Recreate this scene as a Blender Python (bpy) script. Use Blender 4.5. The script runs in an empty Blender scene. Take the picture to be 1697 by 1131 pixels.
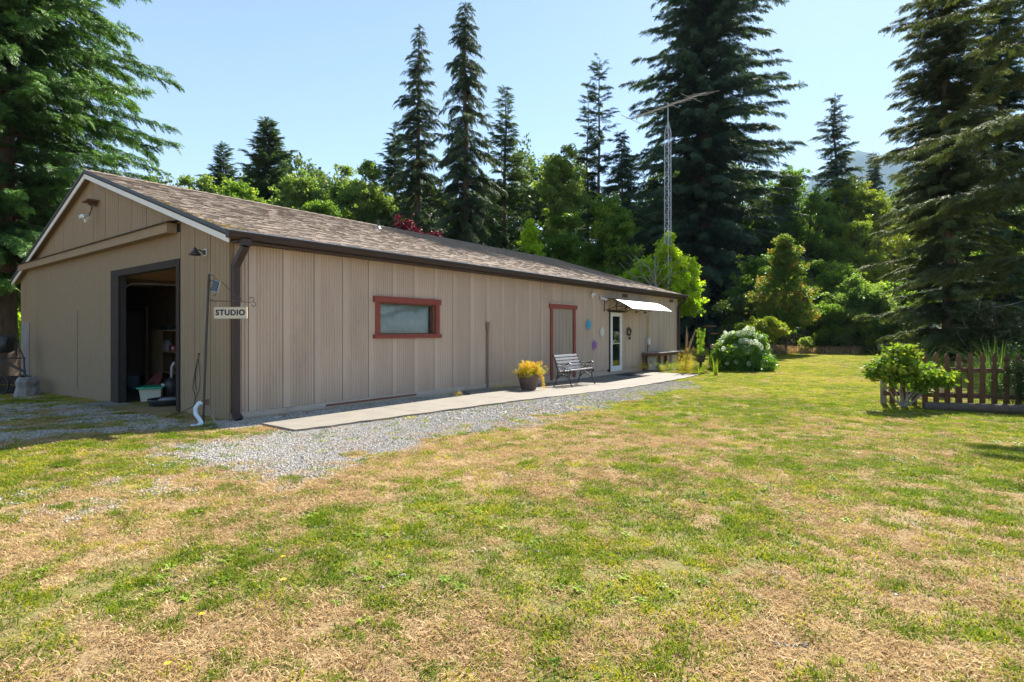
import bpy, math, random
import numpy as np
from mathutils import Vector, Matrix, Euler
R = math.radians
SC = bpy.context.scene
COL = SC.collection
rng = np.random.default_rng(7)
random.seed(7)

# ------------------------------------------------------------------ camera, sky, sun, exposure
F = 916.0; CX = 848.5; HY = 549.0; CH = 1.45
cam = bpy.data.objects.new('camera', bpy.data.cameras.new('camera')); COL.objects.link(cam)
cam.location = (0, 0, CH); cam.rotation_euler = (R(90), 0, 0)
cam.data.sensor_width = 36; cam.data.lens = F / 1697 * 36; cam.data.shift_y = -16.5 / 1697
cam.data.clip_start = 0.05; cam.data.clip_end = 30000
SC.camera = cam
SUN_EL, SUN_AZ = R(42.5), R(31.3)
W = bpy.data.worlds.new('World'); SC.world = W; W.use_nodes = True
nt = W.node_tree; nt.nodes.clear()
sky = nt.nodes.new('ShaderNodeTexSky'); sky.sky_type = 'NISHITA'; sky.sun_disc = False
sky.sun_elevation = SUN_EL; sky.sun_rotation = SUN_AZ
sky.altitude = 100; sky.air_density = 1.0; sky.dust_density = 0.15; sky.ozone_density = 1.5
bg = nt.nodes.new('ShaderNodeBackground'); bg.inputs[1].default_value = 0.05
wo = nt.nodes.new('ShaderNodeOutputWorld')
nt.links.new(sky.outputs[0], bg.inputs[0]); nt.links.new(bg.outputs[0], wo.inputs[0])
sun = bpy.data.objects.new('sun', bpy.data.lights.new('sun', 'SUN')); COL.objects.link(sun)
sun.data.energy = 5.0; sun.data.angle = R(0.53); sun.data.color = (1.0, 0.94, 0.85)
sdir = Vector((math.sin(SUN_AZ) * math.cos(SUN_EL), math.cos(SUN_AZ) * math.cos(SUN_EL), math.sin(SUN_EL)))
sun.rotation_euler = sdir.to_track_quat('Z', 'Y').to_euler(); sun.location = sdir * 60
SC.view_settings.view_transform = 'Standard'; SC.view_settings.look = 'None'
SC.view_settings.exposure = 1.98; SC.view_settings.gamma = 1.0
SC.view_settings.use_curve_mapping = False
SC.render.engine = 'CYCLES'
SC.cycles.max_bounces = 7; SC.cycles.diffuse_bounces = 4; SC.cycles.transmission_bounces = 5
SC.cycles.transparent_max_bounces = 8; SC.cycles.sample_clamp_indirect = 6
SC.cycles.use_denoising = True

# ------------------------------------------------------------------ frames
P0 = np.array([-4.55, 8.90]); D = np.array([0.607, 0.7947]); S = np.array([-0.7947, 0.607])
PHI = math.atan2(D[1], D[0])
def LW(t, s, z=0.0):                       # building frame -> world
    p = P0 + D * t + S * s
    return (float(p[0]), float(p[1]), z)
def at(px, depth, z=None, py=None):        # a place on the line of sight of a pixel, at its real distance
    x = (px - CX) / F * depth
    if py is not None: z = CH + (HY - py) / F * depth
    return (x, depth, 0.0 if z is None else z)
def sstep(a, b, x):
    t = np.clip((x - a) / (b - a), 0, 1); return t * t * (3 - 2 * t)
_perm = np.random.default_rng(3).random((256, 256))
def vnoise(x, y, f, o=0):
    x = np.asarray(x, float) * f + 37.7 * (o + 1); y = np.asarray(y, float) * f + 91.3 * (o + 1)
    xi = np.floor(x).astype(int); yi = np.floor(y).astype(int); u = x - xi; v = y - yi
    u = u * u * (3 - 2 * u); v = v * v * (3 - 2 * v)
    a = _perm[xi % 256, yi % 256]; b = _perm[(xi + 1) % 256, yi % 256]
    c = _perm[xi % 256, (yi + 1) % 256]; d = _perm[(xi + 1) % 256, (yi + 1) % 256]
    return (a * (1 - u) + b * u) * (1 - v) + (c * (1 - u) + d * u) * v
def fbm(x, y, f, o=0, n=4):
    s = 0; a = 1; w = 0
    for i in range(n):
        s = s + a * vnoise(x, y, f * 2.03 ** i, o + i); w += a; a *= 0.55
    return s / w
def local(x, y):
    dx = x - P0[0]; dy = y - P0[1]
    return dx * D[0] + dy * D[1], dx * S[0] + dy * S[1]
BW0 = 13.1
def pz(t): return -0.10 * float(sstep(4.0, 10.5, t))
def gz(x, y):
    x = np.asarray(x, float); y = np.asarray(y, float)
    t, s = local(x, y)
    z = -0.030 * np.maximum(0, s - 1.5) * sstep(9, -1, t) * sstep(26, 13, s)
    z = z - 0.10 * sstep(11.0, 16.5, y) * sstep(-4, -2, x) * (s < BW0 + 99)
    z = z + 0.13 * np.exp(-((x + 5.5) ** 2 + (y - 6.75) ** 2) / 1.7)
    n = -s
    z = z + 0.035 * (fbm(x, y, 0.35, 5) - 0.5) * 2 * sstep(2.6, 4.5, n) + 0.012 * (fbm(x, y, 2.2, 9) - 0.5) * sstep(2.6, 3.5, n)
    z = z + 0.25 * (fbm(x, y, 0.06, 2, 2) - 0.5) * sstep(24, 45, y) * sstep(900, 400, y)
    return z
def masks(x, y):
    """how gravelly and how green the ground is"""
    x = np.asarray(x, float); y = np.asarray(y, float)
    t, s = local(x, y); n = -s
    wob = (fbm(x, y, 0.9, 20) - 0.5) * 1.6
    fine = fbm(x, y, 3.5, 24)
    g = sstep(1.2, 1.9, n) * sstep(4.25, 3.45, n + wob) * sstep(-2.3, -1.0, t + wob) * sstep(13.5, 11.0, t + wob)
    g = g * (1 - 0.75 * sstep(0.55, 0.68, fine) * sstep(3.0, 3.6, n))
    g2 = sstep(2.1, 2.7, n) * sstep(4.3, 3.6, n) * sstep(-1.2, -2.2, t) * sstep(-5, -3.0, t) * sstep(0.50, 0.60, fine)
    strip = sstep(0.95, 0.8, n) * sstep(-0.3, -0.02, n) * sstep(-0.6, -0.2, t) * (t < 21)
    g3 = sstep(0.6, -0.1, n) * sstep(-0.1, -0.7, t) * sstep(-5.0, -2.5, t) * sstep(0.42, 0.56, fbm(x, y, 0.8, 31)) * (s < 12)
    grav = np.clip(np.maximum.reduce([g, g2 * 0.35, strip, g3 * 0.8]), 0, 1)
    a = fbm(x, y, 0.45, 40); b = fbm(x, y, 1.7, 44, 5)
    gr = 0.5 * a + 0.5 * b
    dist = np.sqrt(x * x + y * y)
    bias = -0.02 + 0.035 * sstep(5, 16, dist) - 0.05 * sstep(0.0, -2.5, x) * sstep(5.6, 4.0, y) \
        + 0.09 * np.exp(-((x + 0.1) ** 2 / 2.2 + (y - 3.6) ** 2 / 0.7)) \
        + 0.06 * np.exp(-((x - 0.6) ** 2 / 2.5 + (y - 5.2) ** 2 / 1.2)) \
        + 0.05 * np.exp(-((x - 0.7) ** 2 / 1.2 + (y - 2.6) ** 2 / 0.6)) \
        + 0.045 * sstep(2.0, 3.4, x) * sstep(2, 5, y)
    gp = sstep(0.7, 1.1, n + (fine - .5)) * sstep(2.9, 2.3, n + (fine - .5)) * sstep(-0.3, -0.9, t + wob * .4) * sstep(-5.2, -3.6, t)
    bias = bias + 0.34 * gp - 0.13 * sstep(2.6, 3.3, n) * sstep(5.2, 4.4, n) * sstep(-6, -1, t) * (y < 9)
    green = sstep(0.455, 0.585, gr + bias)
    return grav, green

# ------------------------------------------------------------------ mesh helpers
class MB:
    def __init__(s): s.v = []; s.f = []
    def quad(s, a, b, c, d):
        n = len(s.v); s.v += [a, b, c, d]; s.f.append((n, n + 1, n + 2, n + 3)); return s
    def box(s, x0, x1, y0, y1, z0, z1, M=None):
        n = len(s.v)
        for z in (z0, z1):
            for (x, y) in ((x0, y0), (x1, y0), (x1, y1), (x0, y1)):
                p = (x, y, z)
                s.v.append(tuple(M @ Vector(p)) if M else p)
        s.f += [tuple(n + i for i in q) for q in ((3, 2, 1, 0), (4, 5, 6, 7), (0, 1, 5, 4), (1, 2, 6, 5), (2, 3, 7, 6), (3, 0, 4, 7))]
        return s
    def beam(s, a, b, w, h):
        a = Vector(a); b = Vector(b); L = (b - a).length
        q = (b - a).to_track_quat('Z', 'Y').to_matrix().to_4x4(); M = Matrix.Translation(a) @ q
        return s.box(-w / 2, w / 2, -h / 2, h / 2, 0, L, M)
    def tube(s, pts, r, n=6, caps=True):
        pts = [Vector(p) for p in pts]
        if not hasattr(r, '__len__'): r = [r] * len(pts)
        base = len(s.v); up = Vector((0.13, 0.21, 1)).normalized()
        prev = None
        for i, p in enumerate(pts):
            d = (pts[min(i + 1, len(pts) - 1)] - pts[max(i - 1, 0)])
            d = d.normalized() if d.length > 1e-9 else Vector((0, 0, 1))
            a = prev if prev is not None else (Vector((1, 0, 0)) if abs(d.x) < .8 else Vector((0, 1, 0)))
            a = (a - d * a.dot(d))
            a = a.normalized() if a.length > 1e-6 else d.orthogonal().normalized()
            prev = a; b = d.cross(a)
            for k in range(n):
                an = 2 * math.pi * k / n
                s.v.append(tuple(p + (a * math.cos(an) + b * math.sin(an)) * r[i]))
        for i in range(len(pts) - 1):
            for k in range(n):
                k2 = (k + 1) % n
                s.f.append((base + i * n + k, base + i * n + k2, base + (i + 1) * n + k2, base + (i + 1) * n + k))
        if caps:
            s.f.append(tuple(base + k for k in range(n))[::-1]); s.f.append(tuple(base + (len(pts) - 1) * n + k for k in range(n)))
        return s
    def lathe(s, prof, n=20, c=(0, 0, 0), M=None):
        base = len(s.v)
        for (r, z) in prof:
            for k in range(n):
                an = 2 * math.pi * k / n
                p = Vector((r * math.cos(an), r * math.sin(an), z))
                if M: p = M @ p
                s.v.append((p.x + c[0], p.y + c[1], p.z + c[2]))
        for i in range(len(prof) - 1):
            for k in range(n):
                k2 = (k + 1) % n
                s.f.append((base + i * n + k, base + i * n + k2, base + (i + 1) * n + k2, base + (i + 1) * n + k))
        return s
    def prism(s, poly, y0, y1, M=None):     # polygon in xz, extruded in y
        n = len(s.v); k = len(poly)
        for y in (y0, y1):
            for (x, z) in poly:
                p = Vector((x, y, z)); s.v.append(tuple(M @ p if M else p))
        s.f.append(tuple(range(n, n + k))); s.f.append(tuple(range(n + 2 * k - 1, n + k - 1, -1)))
        for i in range(k):
            j = (i + 1) % k; s.f.append((n + j, n + i, n + k + i, n + k + j))
        return s
    def mesh(s, name, mat, smooth=False, bevel=0):
        me = bpy.data.meshes.new(name); me.from_pydata(s.v, [], s.f); me.update()
        if mat: me.materials.append(mat)
        if smooth: me.polygons.foreach_set('use_smooth', [True] * len(me.polygons))
        return me
    def build(s, name, mat, parent=None, smooth=False, bevel=0, loc=None, rotz=0):
        o = bpy.data.objects.new(name, s.mesh(name, mat, smooth)); COL.objects.link(o)
        if parent: o.parent = parent
        if loc is not None: o.location = loc
        o.rotation_euler = (0, 0, rotz)
        if bevel:
            b = o.modifiers.new('bevel', 'BEVEL'); b.width = bevel; b.segments = 2; b.limit_method = 'ANGLE'
        return o
def tag(o, label=None, cat=None, group=None, kind=None):
    if label: o['label'] = label
    if cat: o['category'] = cat
    if group: o['group'] = group
    if kind: o['kind'] = kind
    return o
def thing(name, label, cat, loc=(0, 0, 0), rotz=0, group=None):
    o = bpy.data.objects.new(name, None); COL.objects.link(o); o.empty_display_size = .2
    o.location = loc; o.rotation_euler = (0, 0, rotz)
    return tag(o, label, cat, group)
def dup(root, loc, rotz, label=None, scale=None):
    r = root.copy(); COL.objects.link(r); r.location = loc; r.rotation_euler = (0, 0, rotz)
    if scale: r.scale = scale
    if label: r['label'] = label
    for ch in list(root.children):
        c = ch.copy(); COL.objects.link(c); c.parent = r
        for g in ch.children:
            d = g.copy(); COL.objects.link(d); d.parent = c
    return r

# ------------------------------------------------------------------ materials
def newmat(name):
    m = bpy.data.materials.new(name); m.use_nodes = True; t = m.node_tree; t.nodes.clear()
    out = t.nodes.new('ShaderNodeOutputMaterial'); return m, t, out
def node(t, typ, **kw):
    n = t.nodes.new(typ)
    for k, v in kw.items():
        if k.startswith('i_'):
            key = k[2:]; key = int(key) if key.isdigit() else key.replace('_', ' ')
            n.inputs[key].default_value = v
        else: setattr(n, k, v)
    return n
def c4(c): return (c[0], c[1], c[2], 1)
def mat(name, col, col2=None, rough=0.7, scale=8, bump=0.1, metal=0, stretch=(1, 1, 1), spec=0.4, stain=None, stain_amt=0.5, stain_scale=1.5, bscale=None, rnd=0.0):
    m, t, out = newmat(name); L = t.links.new
    p = node(t, 'ShaderNodeBsdfPrincipled', i_Roughness=rough, i_Metallic=metal)
    p.inputs['Specular IOR Level'].default_value = spec
    tc = node(t, 'ShaderNodeTexCoord'); mp = node(t, 'ShaderNodeMapping'); mp.inputs['Scale'].default_value = stretch
    L(tc.outputs['Object'], mp.inputs[0])
    ns = node(t, 'ShaderNodeTexNoise', i_Scale=scale, i_Detail=6.0, i_Roughness=0.62); L(mp.outputs[0], ns.inputs['Vector'])
    mx = node(t, 'ShaderNodeMix', data_type='RGBA'); rp = node(t, 'ShaderNodeMapRange', i_1=0.3, i_2=0.7)
    L(ns.outputs[0], rp.inputs[0]); L(rp.outputs[0], mx.inputs[0])
    mx.inputs[6].default_value = c4(col); mx.inputs[7].default_value = c4(col2 or [c * 0.8 for c in col])
    last = mx.outputs[2]
    if stain:
        n2 = node(t, 'ShaderNodeTexNoise', i_Scale=stain_scale, i_Detail=8.0, i_Roughness=0.7); L(mp.outputs[0], n2.inputs['Vector'])
        r2 = node(t, 'ShaderNodeMapRange', i_1=0.5, i_2=0.75, i_3=0.0, i_4=stain_amt); L(n2.outputs[0], r2.inputs[0])
        m2 = node(t, 'ShaderNodeMix', data_type='RGBA'); m2.inputs[7].default_value = c4(stain)
        L(r2.outputs[0], m2.inputs[0]); L(last, m2.inputs[6]); last = m2.outputs[2]
    if rnd:
        oi = node(t, 'ShaderNodeObjectInfo'); r3 = node(t, 'ShaderNodeMapRange', i_3=1 - rnd, i_4=1 + rnd)
        L(oi.outputs['Random'], r3.inputs[0])
        hs = node(t, 'ShaderNodeHueSaturation'); L(r3.outputs[0], hs.inputs['Value']); L(last, hs.inputs['Color']); last = hs.outputs[0]
    L(last, p.inputs['Base Color'])
    if bump:
        bs = node(t, 'ShaderNodeTexNoise', i_Scale=bscale or scale * 4, i_Detail=5.0); L(mp.outputs[0], bs.inputs['Vector'])
        b = node(t, 'ShaderNodeBump', i_Strength=bump, i_Distance=0.01); L(bs.outputs[0], b.inputs['Height']); L(b.outputs[0], p.inputs['Normal'])
    L(p.outputs[0], out.inputs[0]); return m
def leafmat(name, c0, c1, c2=None, trans=0.4, tcol=(1.3, 1.35, 0.5), rough=0.5, spec=0.22, varn=0.6):
    """leaf surface: colour runs c0..c1 (..c2) with the plant's own tint value, light passes through"""
    m, t, out = newmat(name); L = t.links.new
    at_ = node(t, 'ShaderNodeAttribute', attribute_type='INSTANCER', attribute_name='tint')
    ra = node(t, 'ShaderNodeAttribute', attribute_type='GEOMETRY', attribute_name='ltint')
    add = node(t, 'ShaderNodeMath', operation='MULTIPLY_ADD'); L(ra.outputs['Fac'], add.inputs[0]); add.inputs[1].default_value = varn
    L(at_.outputs['Fac'], add.inputs[2])
    sub = node(t, 'ShaderNodeMath', operation='SUBTRACT', use_clamp=True); L(add.outputs[0], sub.inputs[0]); sub.inputs[1].default_value = varn / 2
    cr = node(t, 'ShaderNodeValToRGB'); L(sub.outputs[0], cr.inputs[0]); e = cr.color_ramp.elements
    e[0].color = c4(c0); e[1].color = c4(c2 or c1); e[0].position = 0.0; e[1].position = 1.0
    if c2: k = e.new(0.6); k.color = c4(c1)
    p = node(t, 'ShaderNodeBsdfPrincipled', i_Roughness=rough); p.inputs['Specular IOR Level'].default_value = spec
    L(cr.outputs[0], p.inputs['Base Color'])
    vm = node(t, 'ShaderNodeVectorMath', operation='MULTIPLY'); L(cr.outputs[0], vm.inputs[0]); vm.inputs[1].default_value = tcol
    tr = node(t, 'ShaderNodeBsdfTranslucent'); L(vm.outputs[0], tr.inputs[0])
    mx = node(t, 'ShaderNodeMixShader', i_0=trans); L(p.outputs[0], mx.inputs[1]); L(tr.outputs[0], mx.inputs[2])
    L(mx.outputs[0], out.inputs[0]); return m

M = {}
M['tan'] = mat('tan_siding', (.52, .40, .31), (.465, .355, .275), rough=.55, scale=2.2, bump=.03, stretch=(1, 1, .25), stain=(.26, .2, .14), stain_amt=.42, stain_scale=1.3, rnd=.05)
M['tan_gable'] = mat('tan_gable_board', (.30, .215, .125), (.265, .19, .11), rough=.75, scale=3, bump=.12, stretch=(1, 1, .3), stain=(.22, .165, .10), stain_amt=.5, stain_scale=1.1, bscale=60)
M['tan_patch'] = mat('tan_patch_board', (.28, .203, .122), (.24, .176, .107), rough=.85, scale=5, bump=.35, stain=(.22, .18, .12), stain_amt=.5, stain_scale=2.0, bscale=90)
M['white'] = mat('white_trim', (.78, .76, .70), (.68, .66, .6), rough=.5, scale=5, bump=.05)
M['brownmetal'] = mat('brown_metal', (.055, .036, .03), (.045, .03, .026), rough=.5, scale=4, bump=.02, spec=.3)
M['redtrim'] = mat('red_trim', (.27, .055, .035), (.20, .04, .03), rough=.6, scale=14, bump=.12, stretch=(1, 1, .3))
M['darkwood'] = mat('dark_weathered_wood', (.04, .027, .02), (.022, .016, .012), rough=.85, scale=12, bump=.3)
M['concrete'] = mat('concrete', (.225, .198, .163), (.175, .157, .13), rough=.9, scale=3, bump=.15, stain=(.16, .14, .11), stain_amt=.6, stain_scale=1.0, bscale=90)
M['greywood'] = mat('grey_wood', (.34, .31, .28), (.22, .19, .17), rough=.85, scale=6, bump=.25, stretch=(1, 1, .15))
M['brownwood'] = mat('brown_wood', (.17, .085, .05), (.11, .055, .035), rough=.8, scale=7, bump=.25, stretch=(1, 1, .2))
M['picket'] = mat('picket_wood', (.15, .072, .027), (.10, .046, .019), rough=.75, scale=8, bump=.2, stretch=(1, 1, .2), rnd=.2)
M['bark'] = mat('bark', (.13, .095, .07), (.065, .048, .036), rough=.95, scale=9, bump=.8, stretch=(1, 1, .25), bscale=20)
M['palebark'] = mat('pale_bark', (.30, .27, .23), (.20, .17, .14), rough=.9, scale=9, bump=.5, stretch=(1, 1, .3), bscale=20)
M['black'] = mat('black_metal', (.02, .02, .022), (.03, .027, .025), rough=.45, scale=10, bump=.05, spec=.5)
M['iron'] = mat('cast_iron', (.035, .026, .022), (.055, .035, .028), rough=.5, scale=20, bump=.2, spec=.5)
M['plastic_white'] = mat('white_plastic', (.75, .76, .76), (.68, .69, .7), rough=.35, scale=5, bump=0)
M['galv'] = mat('galvanised_steel', (.52, .54, .56), (.42, .44, .46), rough=.42, scale=12, bump=.03, metal=.6)
M['alu'] = mat('weathered_aluminium', (.50, .46, .38), (.38, .34, .28), rough=.5, scale=12, bump=.03, metal=.4)
M['ply'] = mat('plywood', (.36, .24, .12), (.28, .18, .09), rough=.8, scale=2.5, bump=.1, stretch=(1, 1, 5))
M['deck'] = mat('roof_deck_and_gap_shade', (.05, .045, .04), (.04, .035, .03), rough=.9)
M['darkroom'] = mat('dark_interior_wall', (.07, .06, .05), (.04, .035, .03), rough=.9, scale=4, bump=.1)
M['osb'] = mat('osb_board', (.32, .23, .12), (.16, .11, .06), rough=.8, scale=9, bump=.2, stretch=(1, 1, .4))

# ------------------------------------------------------------------ scatter through geometry nodes (templates and points live in one mesh)
_groups = {}
def gn_group(K):
    if K in _groups: return _groups[K]
    g = bpy.data.node_groups.new('scatter_%d' % K, 'GeometryNodeTree')
    g.interface.new_socket('Geometry', in_out='INPUT', socket_type='NodeSocketGeometry')
    g.interface.new_socket('Geometry', in_out='OUTPUT', socket_type='NodeSocketGeometry')
    N = g.nodes.new; L = g.links.new
    gi = N('NodeGroupInput'); go = N('NodeGroupOutput')
    def attr(nm, ty):
        a = N('GeometryNodeInputNamedAttribute'); a.data_type = ty; a.inputs[0].default_value = nm; return a.outputs[0]
    isp = attr('ispt', 'INT'); tid = attr('tid', 'INT'); rot = attr('rot', 'FLOAT_VECTOR'); scl = attr('scl', 'FLOAT_VECTOR')
    cmpn = N('FunctionNodeCompare'); cmpn.data_type = 'INT'; cmpn.operation = 'EQUAL'; L(isp, cmpn.inputs[2]); cmpn.inputs[3].default_value = 1
    sp = N('GeometryNodeSeparateGeometry'); sp.domain = 'POINT'; L(gi.outputs[0], sp.inputs[0]); L(cmpn.outputs[0], sp.inputs[1])
    e2r = N('FunctionNodeEulerToRotation'); L(rot, e2r.inputs[0])
    jn = N('GeometryNodeJoinGeometry')
    for k in range(K):
        c = N('FunctionNodeCompare'); c.data_type = 'INT'; c.operation = 'EQUAL'; L(tid, c.inputs[2]); c.inputs[3].default_value = k
        s2 = N('GeometryNodeSeparateGeometry'); s2.domain = 'POINT'; L(sp.outputs[1], s2.inputs[0]); L(c.outputs[0], s2.inputs[1])
        ip = N('GeometryNodeInstanceOnPoints'); L(sp.outputs[0], ip.inputs['Points']); L(c.outputs[0], ip.inputs['Selection'])
        L(s2.outputs[0], ip.inputs['Instance']); L(e2r.outputs[0], ip.inputs['Rotation']); L(scl, ip.inputs['Scale'])
        L(ip.outputs[0], jn.inputs[0])
    L(jn.outputs[0], go.inputs[0]); _groups[K] = g; return g
def scatter(name, temps, pts, rot, scl, tid, tint, material, parent=None, loc=(0, 0, 0)):
    n = len(pts); V = []; Fc = []; T = []; LT = []; off = 0
    for k, (v, f, lt) in enumerate(temps):
        v = np.asarray(v, float); V.append(v); Fc += [tuple(int(i) + off for i in q) for q in f]
        T.append(np.full(len(v), k)); LT.append(lt); off += len(v)
    V.append(np.asarray(pts, float)); T.append(np.asarray(tid)); LT.append(np.zeros(n))
    V = np.concatenate(V); T = np.concatenate(T).astype(np.int32); LT = np.concatenate(LT)
    me = bpy.data.meshes.new(name); me.from_pydata(V.tolist(), [], Fc)
    def put(nm, ty, arr, key='value'):
        a = me.attributes.new(nm, ty, 'POINT'); a.data.foreach_set(key, np.ascontiguousarray(arr).ravel())
    isp = np.zeros(len(V), np.int32); isp[off:] = 1
    put('ispt', 'INT', isp); put('tid', 'INT', T)
    z3 = np.zeros((off, 3)); scl = np.asarray(scl, float)
    if scl.ndim == 1: scl = np.repeat(scl[:, None], 3, 1)
    put('rot', 'FLOAT_VECTOR', np.concatenate([z3, rot]).astype(np.float32), 'vector')
    put('scl', 'FLOAT_VECTOR', np.concatenate([z3, scl]).astype(np.float32), 'vector')
    put('tint', 'FLOAT', np.concatenate([np.zeros(off), tint]).astype(np.float32))
    put('ltint', 'FLOAT', LT.astype(np.float32))
    me.materials.append(material)
    o = bpy.data.objects.new(name, me); COL.objects.link(o); o.location = loc
    if parent: o.parent = parent
    o['kind'] = 'stuff'
    md = o.modifiers.new('scatter', 'NODES'); md.node_group = gn_group(len(temps))
    return o

# templates ---------------------------------------------------------------
def t_quads(Q, lt):                        # Q: (n,4,3)
    Q = np.asarray(Q); n = len(Q); v = Q.reshape(-1, 3)
    f = [(4 * i, 4 * i + 1, 4 * i + 2, 4 * i + 3) for i in range(n)]
    return v, f, np.repeat(lt, 4)
def spray_template(seed, droop=0.35, lacy=1.0, hang=0.0):
    """a flat conifer spray one metre long along +x"""
    r = np.random.default_rng(seed); Q = []; lt = []
    def twig(p, d, L, w):
        nseg = 2
        for i in range(nseg):
            a = p + d * L * i / nseg; b = p + d * L * (i + 1) / nseg
            b[2] -= 0.12 * L * (i + 1)
            sd = np.cross(d, [0, 0, 1]); sd = sd / (np.linalg.norm(sd) + 1e-6)
            roll = r.uniform(-1.1, 1.1); sd = sd * math.cos(roll) + np.array([0, 0, 1]) * math.sin(roll)
            w0 = w * (1.15 if i == 0 else .95); w1 = w * (0.9 if i == 0 else .25)
            Q.append([a - sd * w0, a + sd * w0, b + sd * w1, b - sd * w1]); lt.append(r.random())
    n = int(15 * lacy)
    for i in range(n):
        x = (i + .5) / n; c = np.array([x, 0, -droop * x * x])
        for sgn in (-1, 1):
            L = (0.42 * (1 - x) ** .8 + 0.09) * r.uniform(.6, 1.2)
            an = R(r.uniform(38, 68)) * sgn
            d = np.array([math.cos(an), math.sin(an), r.uniform(-.25, .15) - hang]); d /= np.linalg.norm(d)
            twig(c.copy(), d, L, .02)
            for q in (.35, .65):
                c2 = c + d * L * q
                an2 = an + R(r.uniform(25, 60)) * r.choice([-1, 1])
                d2 = np.array([math.cos(an2), math.sin(an2), r.uniform(-.5, .1) - hang]); d2 /= np.linalg.norm(d2)
                twig(c2, d2, L * .42, .018)
    for i in range(5):
        x0 = i / 5; x1 = (i + 1) / 5
        a = np.array([x0, 0, -droop * x0 * x0]); b = np.array([x1, 0, -droop * x1 * x1])
        Q.append([a + [0, -.015, 0], a + [0, .015, 0], b + [0, .012, 0], b + [0, -.012, 0]]); lt.append(.1)
    return t_quads(Q, lt)
def cluster_template(seed, n=34, size=.205, rad=.5, longl=1.3, flat=.75):
    r = np.random.default_rng(seed); Q = []; lt = []
    for i in range(n):
        d = r.normal(size=3); d /= np.linalg.norm(d); c = d * rad * r.random() ** .45; c[2] *= flat
        a = r.normal(size=3); a[2] *= .6; a -= .3 * np.array([0, 0, 1]); a /= np.linalg.norm(a)
        b = np.cross(a, r.normal(size=3)); b /= np.linalg.norm(b)
        s = size * r.uniform(.65, 1.25)
        Q.append([c, c + a * s * longl * .5 + b * s * .45, c + a * s * longl, c + a * s * longl * .5 - b * s * .45]); lt.append(r.random())
    return t_quads(Q, lt)
def tuft_template(seed, n=26, rad=.07, h=(.02, .05), w=.0035, lean=.8, wide=False):
    r = np.random.default_rng(seed); Q = []; lt = []
    for i in range(n):
        an = r.random() * 6.283; q = rad * math.sqrt(r.random()); p = np.array([q * math.cos(an), q * math.sin(an), -.004])
        hh = r.uniform(*h); la = r.random() * 6.283; ll = hh * lean * r.uniform(.3, 1.5); l = np.array([math.cos(la), math.sin(la), 0]) * ll
        sd = np.array([-math.sin(la), math.cos(la), 0]) if r.random() < .6 else np.array([math.cos(la), math.sin(la), 0])
        ww = w * r.uniform(.6, 1.4); m = p + l * .35 + np.array([0, 0, hh * .65]); e = p + l + np.array([0, 0, hh * .95]); v = r.random()
        Q.append([p - sd * ww, p + sd * ww, m + sd * ww * .9, m - sd * ww * .9]); lt.append(v)
        Q.append([m - sd * ww * .9, m + sd * ww * .9, e + sd * ww * .15, e - sd * ww * .15]); lt.append(v)
    return t_quads(Q, lt)
def rosette_template(seed, n=11, L=(.05, .11), w=.014, up=.35):
    r = np.random.default_rng(seed); Q = []; lt = []
    for i in range(n):
        a = 6.283 * i / n + r.uniform(-.3, .3); d = np.array([math.cos(a), math.sin(a), 0]); sd = np.array([-math.sin(a), math.cos(a), 0])
        l = r.uniform(*L); u = up * r.uniform(.4, 1.6); ww = w * r.uniform(.7, 1.2); v = r.random()
        p = np.array([0, 0, .004]); m = p + d * l * .5 + [0, 0, l * u]; e = p + d * l + [0, 0, l * u * .9]
        Q.append([p - sd * ww * .3, p + sd * ww * .3, m + sd * ww, m - sd * ww]); lt.append(v)
        Q.append([m - sd * ww, m + sd * ww, e + sd * ww * .2, e - sd * ww * .2]); lt.append(v)
    return t_quads(Q, lt)
def stones_template(seed, n=16, rad=.11, sz=(.006, .017)):
    r = np.random.default_rng(seed); V = []; Fc = []; LT = []
    base = np.array([[1, 0, 0], [-1, 0, 0], [0, 1, 0], [0, -1, 0], [0, 0, 1], [0, 0, -1]], float)
    fs = [(0, 2, 4), (2, 1, 4), (1, 3, 4), (3, 0, 4), (2, 0, 5), (1, 2, 5), (3, 1, 5), (0, 3, 5)]
    for i in range(n):
        s = r.uniform(*sz); a = r.random() * 6.283; q = rad * math.sqrt(r.random())
        v = base * r.uniform(.6, 1.2, (6, 1)) * s * np.array([1.2, .95, .7]); b = r.random() * 6.283
        rot = np.array([[math.cos(b), -math.sin(b), 0], [math.sin(b), math.cos(b), 0], [0, 0, 1]]); v = v @ rot.T
        v += [q * math.cos(a), q * math.sin(a), s * .3]
        o = len(V); V += v.tolist(); Fc += [tuple(j + o for j in f) for f in fs]; LT += [r.random()] * 6
    return np.array(V), Fc, np.array(LT)

SPR = [spray_template(i, droop=(.15, .3, .45, .25, .35, .2)[i], lacy=(1, .8, 1.1, .65, .9, 1.2)[i], hang=(0, .1, .25, .4, 0, .15)[i]) for i in range(6)]
SPR_H = [spray_template(20 + i, droop=.6, hang=.55) for i in range(4)]
CLU = [cluster_template(40 + i) for i in range(4)]
CLU_S = [cluster_template(50 + i, n=50, size=.08) for i in range(4)]
CLU_B = [cluster_template(60 + i, n=30, size=.15) for i in range(4)]

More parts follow.
